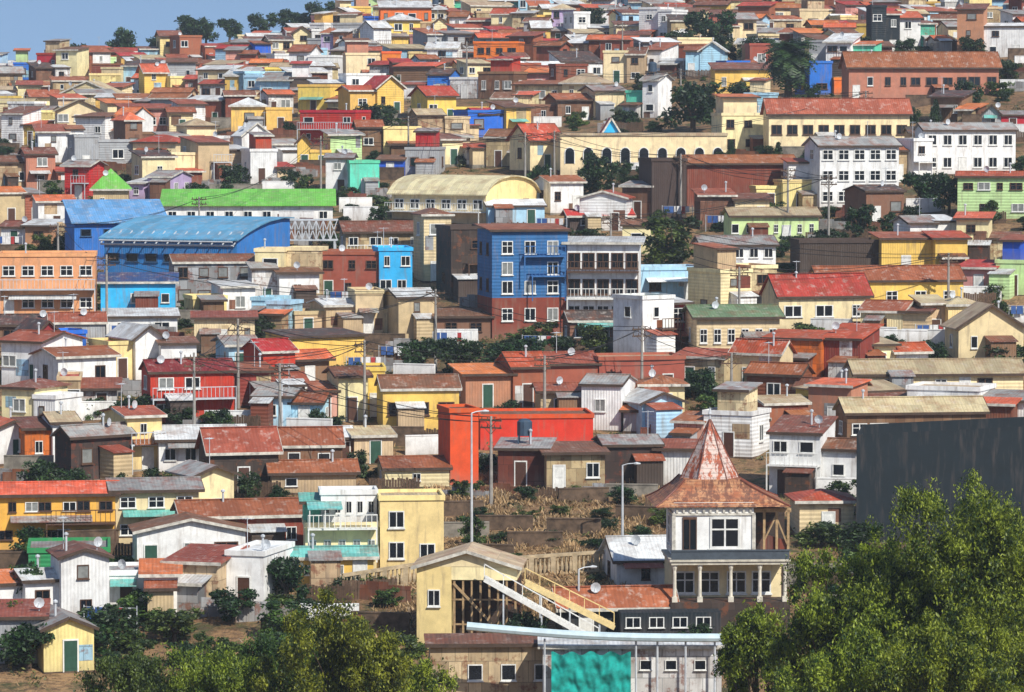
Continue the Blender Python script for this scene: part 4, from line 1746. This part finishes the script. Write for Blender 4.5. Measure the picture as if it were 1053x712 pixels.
# ------------------------------------------------------------------ trees
def leaves(centers, radii, nper, size, droop=0., seed=0):
    r = np.random.default_rng(seed)
    C = np.repeat(centers, nper, axis=0)
    Rr = np.repeat(radii, nper)
    n = len(C)
    d = r.normal(size=(n, 3))
    d /= np.linalg.norm(d, axis=1)[:, None]
    rad = Rr * (r.random(n) ** .5)
    p = C + d * rad[:, None] * np.array([1, 1, .75])
    p[:, 2] -= droop * r.random(n) * Rr
    u = r.normal(size=(n, 3))
    u /= np.linalg.norm(u, axis=1)[:, None]
    v = np.cross(u, r.normal(size=(n, 3)))
    v /= np.linalg.norm(v, axis=1)[:, None]
    sz = size * r.uniform(.6, 1.3, n)
    if droop:
        u[:, 2] -= .9
        u /= np.linalg.norm(u, axis=1)[:, None]
    a = p - u * sz[:, None]
    b_ = p + v * sz[:, None] * .45
    c = p + u * sz[:, None]
    e_ = p - v * sz[:, None] * .45
    return np.stack([a, b_, c, e_], axis=1).reshape(-1, 3)


def quads_mesh(name, V, mat):
    n = len(V) // 4
    me = bpy.data.meshes.new(name)
    me.vertices.add(len(V))
    me.vertices.foreach_set('co', V.astype(np.float32).ravel())
    me.loops.add(len(V))
    me.loops.foreach_set('vertex_index', np.arange(len(V), dtype=np.int32))
    me.polygons.add(n)
    me.polygons.foreach_set('loop_start', np.arange(0, len(V), 4, dtype=np.int32))
    me.polygons.foreach_set('loop_total', np.full(n, 4, dtype=np.int32))
    me.materials.append(mat)
    me.update(calc_edges=True)
    return me


def crown_proto(seed, mat, kind='broad'):
    r = np.random.default_rng(seed)
    cs = []
    rs = []
    k = 28
    for i in range(k):
        if kind == 'broad':
            a = r.uniform(0, 6.28)
            rr = r.uniform(.15, .78)
            z = .75 + r.uniform(-.5, .85)
            f = math.sqrt(max(.1, 1 - ((z - .9) / 1.15) ** 2))
            cs.append((rr * f * math.cos(a), rr * f * math.sin(a), z))
            rs.append(r.uniform(.18, .38))
        else:
            z = .25 + 1.6 * (i / k)
            f = (1.9 - z) / 1.7
            a = r.uniform(0, 6.28)
            cs.append((.5 * f * math.cos(a), .5 * f * math.sin(a), z))
            rs.append(.16 + .3 * f)
    V = leaves(np.array(cs), np.array(rs), 90, .085, seed=seed)
    return quads_mesh('crown', V, mat)


def trunk_proto():
    m = MB()
    m.tube([(0, 0, -.3), (.02, 0, .4), (.0, .03, .9), (.03, 0, 1.3)], [.09, .07, .05, .02], 7)
    for a in (0, 1.3, 2.6, 3.8, 5.1):
        m.tube([(0, 0, .45), (.25 * math.cos(a), .25 * math.sin(a), .8), (.5 * math.cos(a), .5 * math.sin(a), 1.15)], [.04, .03, .01], 5)
    return m.mesh('trunk', [M_bark])


CR = {'d': [crown_proto(i, M_leafd) for i in range(4)], 'm': [crown_proto(10 + i, M_leafm) for i in range(4)], 'c': [crown_proto(20 + i, M_leafd, 'con') for i in range(2)]}
TP = trunk_proto()
LBL = {'d': 'dark green broadleaf tree with rounded uneven crown', 'm': 'mid green leafy tree with rounded crown', 'c': 'narrow dark green conifer between houses'}
TREES = """712 138 58 72 d|690 276 56 64 m|612 202 46 50 d|665 205 44 24 d|127 72 42 34 d|77 78 32 34 d|60 80 24 26 d|200 44 34 40 d|212 40 26 28 d|186 46 22 26 d|385 140 36 44 d|165 60 26 32 d|236 42 26 30 d|330 30 28 34 d|296 34 26 36 d|270 40 26 32 d|310 32 22 26 d|730 56 44 56 d|608 40 34 34 d|762 120 36 48 d|845 210 60 34 d|838 206 40 30 d|873 144 32 22 c|884 247 40 36 d|850 257 22 40 d|868 208 30 26 d|948 214 40 48 d|976 220 46 38 d|936 132 26 20 d|962 130 26 18 c|996 114 34 30 d|845 140 22 14 c|1000 62 26 32 d|432 388 48 48 d|468 388 44 52 d|505 384 36 48 d|545 378 36 46 d|578 370 30 42 d|610 368 40 40 m|142 438 40 44 d|185 442 26 36 d|222 446 26 36 m|255 516 34 28 d|487 564 40 30 m|660 562 24 28 d|294 622 62 54 d|30 632 58 46 d|82 680 50 70 d|60 604 36 30 m|1030 334 30 28 m|74 264 30 36 d|300 198 26 28 d|240 198 28 34 d|165 174 22 28 d|42 264 26 26 m|700 62 30 36 d|745 64 28 28 d|480 332 18 26 d|820 442 22 26 d|748 237 24 22 m|915 242 24 28 d|560 32 22 24 d|400 98 24 24 d|338 138 22 24 m|480 210 22 24 d|555 208 42 30 d|640 192 26 22 d|800 172 24 20 c|752 170 24 18 c|700 170 22 16 c|740 412 20 30 d|140 352 18 22 d|600 545 14 24 m|678 540 22 26 m|845 562 30 54 m|705 517 18 22 d|240 642 42 50 d|180 662 42 60 m|30 170 18 24 d|110 210 20 26 d|520 122 18 22 d|640 152 20 20 d|900 216 28 28 d|1020 230 26 24 m|870 360 20 26 d|590 215 20 22 d|660 330 24 26 m|640 320 22 24 d|350 400 18 24 d|70 440 22 26 m|300 300 14 18 m|690 492 22 26 d|40 110 18 22 d|280 90 18 22 d|500 64 18 20 d|850 48 26 32 d|960 92 26 28 d|780 66 28 34 d|770 64 22 28 d|820 132 24 28 d|150 640 40 60 m|110 668 50 70 d|30 690 60 70 d|0 665 60 50 m|300 660 50 70 m|930 60 22 26 d|1035 90 26 28 d|660 100 24 28 d|890 56 20 24 d|540 516 20 28 d|590 514 18 30 m|640 520 22 34 d|472 512 22 26 m|565 560 16 26 m|515 560 16 24 d|700 545 26 30 d|615 565 14 24 d|400 624 24 34 m|545 535 12 22 m|530 580 14 24 m|620 535 14 26 d|575 530 12 22 m|495 535 16 22 d"""
for tr in TREES.split('|'):
    px, py, hp, wp, k = tr.split()
    px, py, hp, wp = map(float, (px, py, hp, wp))
    p = site(px, py)
    s = F / p.y
    e = thing('tree', LBL[k], 'tree', p, random.uniform(0, 6), None, 'trees among the houses')
    f = 1.12 if py < 300 else 1.
    sc = (wp / s / 2 * 1.12, wp / s / 2 * 1.12, hp / s / 2 * f)
    obj('crown', random.choice(CR[k]), e, (0, 0, 0), 0, sc)
    obj('trunk', TP, e, (0, 0, 0), 0, sc)
cnt = 0
for it in range(5000):
    if cnt >= 285:
        break
    Y = Rf.uniform(245, 740)
    X = Rf.uniform(-.135, .135) * Y
    if any(a < X < b_ and c - .2 < Y < e_ for a, b_, c, e_ in PLACED):
        continue
    px, py = to_px((X, Y, ground(X, Y) + 1))
    i, j = int(py / 4), int(px / 4)
    if not (0 <= i < 180 and 0 <= j < 265) or ZF[i, j] < Y:
        continue
    hill = 385 < px < 705 and 485 < py < 650
    if hill and Rf.random() > .6:
        continue
    kk = Rf.choice('ddm')
    e = thing('shrub', 'dense dark green shrub growing between houses' if kk == 'd' else 'mid green shrub growing on the slope', 'shrub', (X, Y, ground(X, Y) - .4), Rf.uniform(0, 6), Rf.choice(CR[kk]), 'shrubs on the slope')
    q = Rf.uniform(.7, 1.8) * (.55 if hill else 1)
    e.scale = (q * Rf.uniform(.8, 1.6), q, q * Rf.uniform(.5, 1.0))
    cnt += 1
r = np.random.default_rng(77)
cs = []
rs = []
while len(cs) < 2600:
    Y = r.uniform(240, 760)
    X = r.uniform(-.137, .137) * Y
    px, py = to_px((X, Y, ground(X, Y)))
    hill = 385 < px < 705 and 485 < py < 660
    if mnoise.noise(Vector((X * .07, Y * .07, 2)) * (2.5 if hill else 1)) < (-.05 if not hill else .0):
        continue
    if any(a < X < b_ and c < Y < e_ for a, b_, c, e_ in PLACED):
        continue
    cs.append((X, Y, ground(X, Y) + .05))
    rs.append(r.uniform(.35, 1.1) * (.7 if hill else 1))
V = leaves(np.array(cs), np.array(rs), 34, .15, seed=78)
o = obj('weeds', quads_mesh('weeds', V, M_weed))
o['kind'] = 'stuff'
o['label'] = 'low olive weeds and creepers covering bare ground between houses'
o['category'] = 'weeds'


def palm():
    p = site(810, 106)
    s = F / p.y
    H = 46 / s
    e = thing('palm_tree', 'tall palm with broad drooping dark green crown', 'palm tree', p)
    m = MB()
    m.tube([(0, 0, -1), (.1, 0, H * .5), (0, 0, H)], [.6, .5, .6], 9)
    obj('trunk', m.mesh('trunk', [M_bark]), e)
    V = []
    r = random.Random(4)
    for i in range(150):
        az = r.uniform(0, 6.283)
        el = r.uniform(-.7, 1.35)
        L = r.uniform(4.2, 5.6)
        pts = []
        pos = Vector((0, 0, H))
        for k in range(12):
            d_ = Vector((math.cos(az) * math.cos(el), math.sin(az) * math.cos(el), math.sin(el)))
            pts.append((pos.copy(), d_))
            pos += d_ * (L / 12)
            el -= .13
        side = Vector((-math.sin(az), math.cos(az), 0))
        for k, (q, d_) in enumerate(pts):
            ll = .95 * math.sin(math.pi * (k + 1.5) / 14)
            for sd in (-1, 1):
                tip = q + side * sd * ll + d_ * ll * .5 + Vector((0, 0, -.25 * ll))
                V += [q, q + d_ * .26, tip, tip - d_ * .12]
    obj('crown', quads_mesh('crown', np.array([tuple(v) for v in V]), M_leafd), e)


palm()


def big_tree(px, D, top, halfw, halfh, seed, mat, label, leaf=.10, nper=300, k=60, dro=1.5):
    s = F / D
    C = at(px, top + halfh, D)
    g = ground(C.x, C.y)
    e = thing('tree', label, 'tree', (C.x, C.y, g))
    Rx, Rz = halfw / s, halfh / s
    r = np.random.default_rng(seed)
    boughs = []
    while len(boughs) < k // 4:
        q = r.normal(size=3)
        q /= np.linalg.norm(q)
        if q[2] < -.85:
            continue
        q *= r.uniform(.45, 1.08)
        boughs.append((q[0] * Rx, q[1] * Rx * .8, q[2] * Rz))
    cs = []
    rs = []
    for b in boughs:
        for j in range(8):
            o_ = r.normal(size=3) * np.array([.21, .21, .18]) * Rx
            cs.append(np.array(b) + o_)
            rs.append(r.uniform(.04, .12) * Rx + .22)
    cs = np.array(cs)
    rs = np.array(rs)
    cz = C.z - g
    V = leaves(cs, rs, nper, leaf, dro, seed)
    n2 = k * 5
    q = r.normal(size=(n2, 3))
    q /= np.linalg.norm(q, axis=1)[:, None]
    idx = r.integers(0, len(cs), n2)
    tw = cs[idx] + q * rs[idx][:, None] * 1.4
    V2 = leaves(tw, np.full(n2, .34), 36, leaf, dro * 2.2, seed + 1)
    V = np.concatenate([V, V2])
    V[:, 2] += cz
    obj('crown', quads_mesh('crown', V, mat), e)
    m = MB()
    m.tube([(0, 0, -.5), (.2, 0, cz * .4), (0, .1, cz * .75), (0, 0, cz)], [.4, .3, .18, .08], 9)
    for b in boughs:
        c = Vector(b) * .9 + Vector((0, 0, cz))
        st = Vector((0, .05, cz * random.uniform(.45, .85)))
        m.tube([st, (st + c) / 2 + Vector((0, 0, -.3)), c], [.08, .05, .012], 5)
    obj('trunk', m.mesh('trunk', [M_bark]), e)
    return e


big_tree(985, 188, 496, 84, 115, 1, M_leafy, 'large bright green pepper tree with feathery drooping foliage', k=170)
big_tree(872, 192, 556, 72, 100, 2, M_leafy, 'bright green leafy tree with feathery foliage', k=120)
big_tree(1052, 196, 544, 50, 110, 6, M_leafm, 'mid green leafy tree beside taller pepper tree', k=80)
big_tree(928, 200, 562, 52, 100, 16, M_leafm, 'mid green leafy tree between two brighter trees', k=80)
big_tree(990, 183, 616, 80, 80, 17, M_leafy, 'dense bright green leafy tree with low crown', k=80)
big_tree(880, 186, 640, 80, 70, 18, M_leafy, 'low bright green leafy tree with spreading crown', k=80)
big_tree(778, 205, 618, 38, 66, 3, M_leafy, 'small yellow-green leafy tree near turret house', k=60)
big_tree(355, 200, 622, 62, 76, 4, M_leafy, 'bright yellow-green leafy tree below the houses', k=100)
big_tree(300, 206, 636, 50, 66, 15, M_leafm, 'mid green leafy tree below the houses', k=60)
big_tree(225, 204, 664, 62, 54, 5, M_leafy, 'yellow-green leafy tree below the houses', k=80)
big_tree(425, 208, 668, 52, 50, 7, M_leafy, 'low yellow-green leafy tree near yellow house', k=60)
big_tree(140, 206, 670, 56, 54, 8, M_leafm, 'olive green leafy tree at the slope foot', k=70)
big_tree(60, 212, 698, 50, 42, 9, M_leafm, 'dark leafy tree at the slope foot', k=50)

# ------------------------------------------------------------------ dry grass on open slope
r = np.random.default_rng(9)
V = []
n_ = 0
while n_ < 30000:
    px = r.uniform(385, 705)
    py = r.uniform(490, 655)
    if n_ % 5 == 0:
        px = r.uniform(0, 1053)
        py = r.uniform(250, 700)
    Yv = float(np.interp(py, [250, 300, 400, 500, 600, 712], [430, 395, 345, 305, 270, 240]))
    X = (px - 526.5) / F * Yv
    X += r.normal() * .3
    Yv += r.normal() * 2
    dn = mnoise.noise(Vector((X * .35, Yv * .22, 0))) + .5 * mnoise.noise(Vector((X * 1.1, Yv * .6, 5)))
    if dn < r.uniform(-.45, .2):
        n_ += 1 if r.random() < .1 else 0
        continue
    n_ += 1
    z = ground(X, Yv)
    a = r.uniform(0, 6.28)
    hh = r.uniform(.08, .3) + max(0, dn) * .5
    dx, dy = .07 * math.cos(a), .07 * math.sin(a)
    lx, ly = r.normal() * .2, r.normal() * .2
    V += [(X - dx, Yv - dy, z - .05), (X + dx, Yv + dy, z - .05), (X + dx * .3 + lx, Yv + dy * .3 + ly, z + hh), (X - dx * .3 + lx, Yv - dy * .3 + ly, z + hh)]
o = obj('dry_grass', quads_mesh('dry_grass', np.array(V), M_straw))
o['kind'] = 'stuff'
o['label'] = 'dry straw-coloured grass and weeds on open slope'
o['category'] = 'grass'

# ------------------------------------------------------------------ terrain mesh
xs = np.concatenate([np.linspace(-3000, -300, 10), np.arange(-280, 281, 5), np.linspace(300, 3000, 10)])
ys = np.concatenate([np.linspace(-1500, -60, 8), np.arange(-40, 900, 5), np.linspace(930, 6000, 20)])
V = [(x, y, ground(x, y)) for y in ys for x in xs]
nx = len(xs)
Fc = [(j * nx + i, j * nx + i + 1, (j + 1) * nx + i + 1, (j + 1) * nx + i) for j in range(len(ys) - 1) for i in range(nx - 1)]
me = bpy.data.meshes.new('hillside')
me.from_pydata(V, [], Fc)
for p_ in me.polygons:
    p_.use_smooth = True
m, nt, b = newmat('earth')
tc = N(nt, 'ShaderNodeTexCoord')
O_ = tc.outputs['Object']
c = mixc(nt, ramp(nt, noise(nt, O_, .08, 5, .65), .4, .6), lin((.48, .36, .24)), lin((.62, .49, .34)))
c = mixc(nt, ramp(nt, noise(nt, O_, .35, 5, .7), .5, .6), c, lin((.29, .29, .15)))
c = mixc(nt, ramp(nt, noise(nt, O_, 1.8, 4, .7), .48, .64, 0, .75), c, lin((.29, .20, .13)))
nt.links.new(c, b.inputs['Base Color'])
b.inputs['Roughness'].default_value = .95
bp = N(nt, 'ShaderNodeBump')
bp.inputs['Distance'].default_value = .5
nt.links.new(noise(nt, O_, 1.2, 4, .7), bp.inputs['Height'])
nt.links.new(bp.outputs[0], b.inputs['Normal'])
me.materials.append(m)
o = obj('hillside', me)
o['kind'] = 'structure'

# ------------------------------------------------------------------ real air: a shallow layer of thin haze filling the valley (the camera stands inside it)
mb = MB()
mb.box(-900, 900, -300, 1000, -100, 150)
m = bpy.data.materials.new('haze_air')
m.use_nodes = True
nt = m.node_tree
nt.nodes.clear()
vs = nt.nodes.new('ShaderNodeVolumeScatter')
vs.inputs['Color'].default_value = (.76, .88, 1, 1)
vs.inputs['Density'].default_value = .00014
mo = nt.nodes.new('ShaderNodeOutputMaterial')
nt.links.new(vs.outputs[0], mo.inputs['Volume'])
o = obj('sky_haze', mb.mesh('sky_haze', [m]))
o['kind'] = 'structure'

# ------------------------------------------------------------------ camera, light
cam = bpy.data.cameras.new('camera')
cam.sensor_width = 36
cam.lens = F / 1053 * 36
cam.clip_end = 9000
cam.clip_start = 1
co = bpy.data.objects.new('camera', cam)
col.objects.link(co)
co.location = (0, 0, CZ)
co.rotation_euler = (math.pi / 2 - PITCH, 0, 0)
scene.camera = co
AZ = math.radians(145)
EL = math.radians(43)
sd = Vector((math.sin(AZ) * math.cos(EL), math.cos(AZ) * math.cos(EL), math.sin(EL)))
sun = bpy.data.lights.new('sun', 'SUN')
sun.energy = 5.0
sun.angle = math.radians(.5)
sun.color = (1, .96, .87)
so = bpy.data.objects.new('sun', sun)
col.objects.link(so)
so.rotation_euler = sd.to_track_quat('Z', 'Y').to_euler()
so.location = (100, -100, 300)
w = bpy.data.worlds.new('World')
scene.world = w
w.use_nodes = True
nt = w.node_tree
sky = nt.nodes.new('ShaderNodeTexSky')
sky.sky_type = 'NISHITA'
sky.sun_disc = False
sky.sun_elevation = EL
sky.sun_rotation = AZ
sky.dust_density = .4
sky.ozone_density = 2.5
tcw = nt.nodes.new('ShaderNodeTexCoord')
ad = nt.nodes.new('ShaderNodeVectorMath')
ad.operation = 'ADD'
ad.inputs[1].default_value = (0, 0, .25)
nm = nt.nodes.new('ShaderNodeVectorMath')
nm.operation = 'NORMALIZE'
nt.links.new(tcw.outputs['Generated'], ad.inputs[0])
nt.links.new(ad.outputs[0], nm.inputs[0])
nt.links.new(nm.outputs[0], sky.inputs[0])
nt.links.new(sky.outputs[0], nt.nodes['Background'].inputs[0])
nt.nodes['Background'].inputs[1].default_value = .13
scene.view_settings.view_transform = 'Standard'
scene.view_settings.look = 'None'
scene.view_settings.exposure = 0
print('OBJ', len(bpy.data.objects))
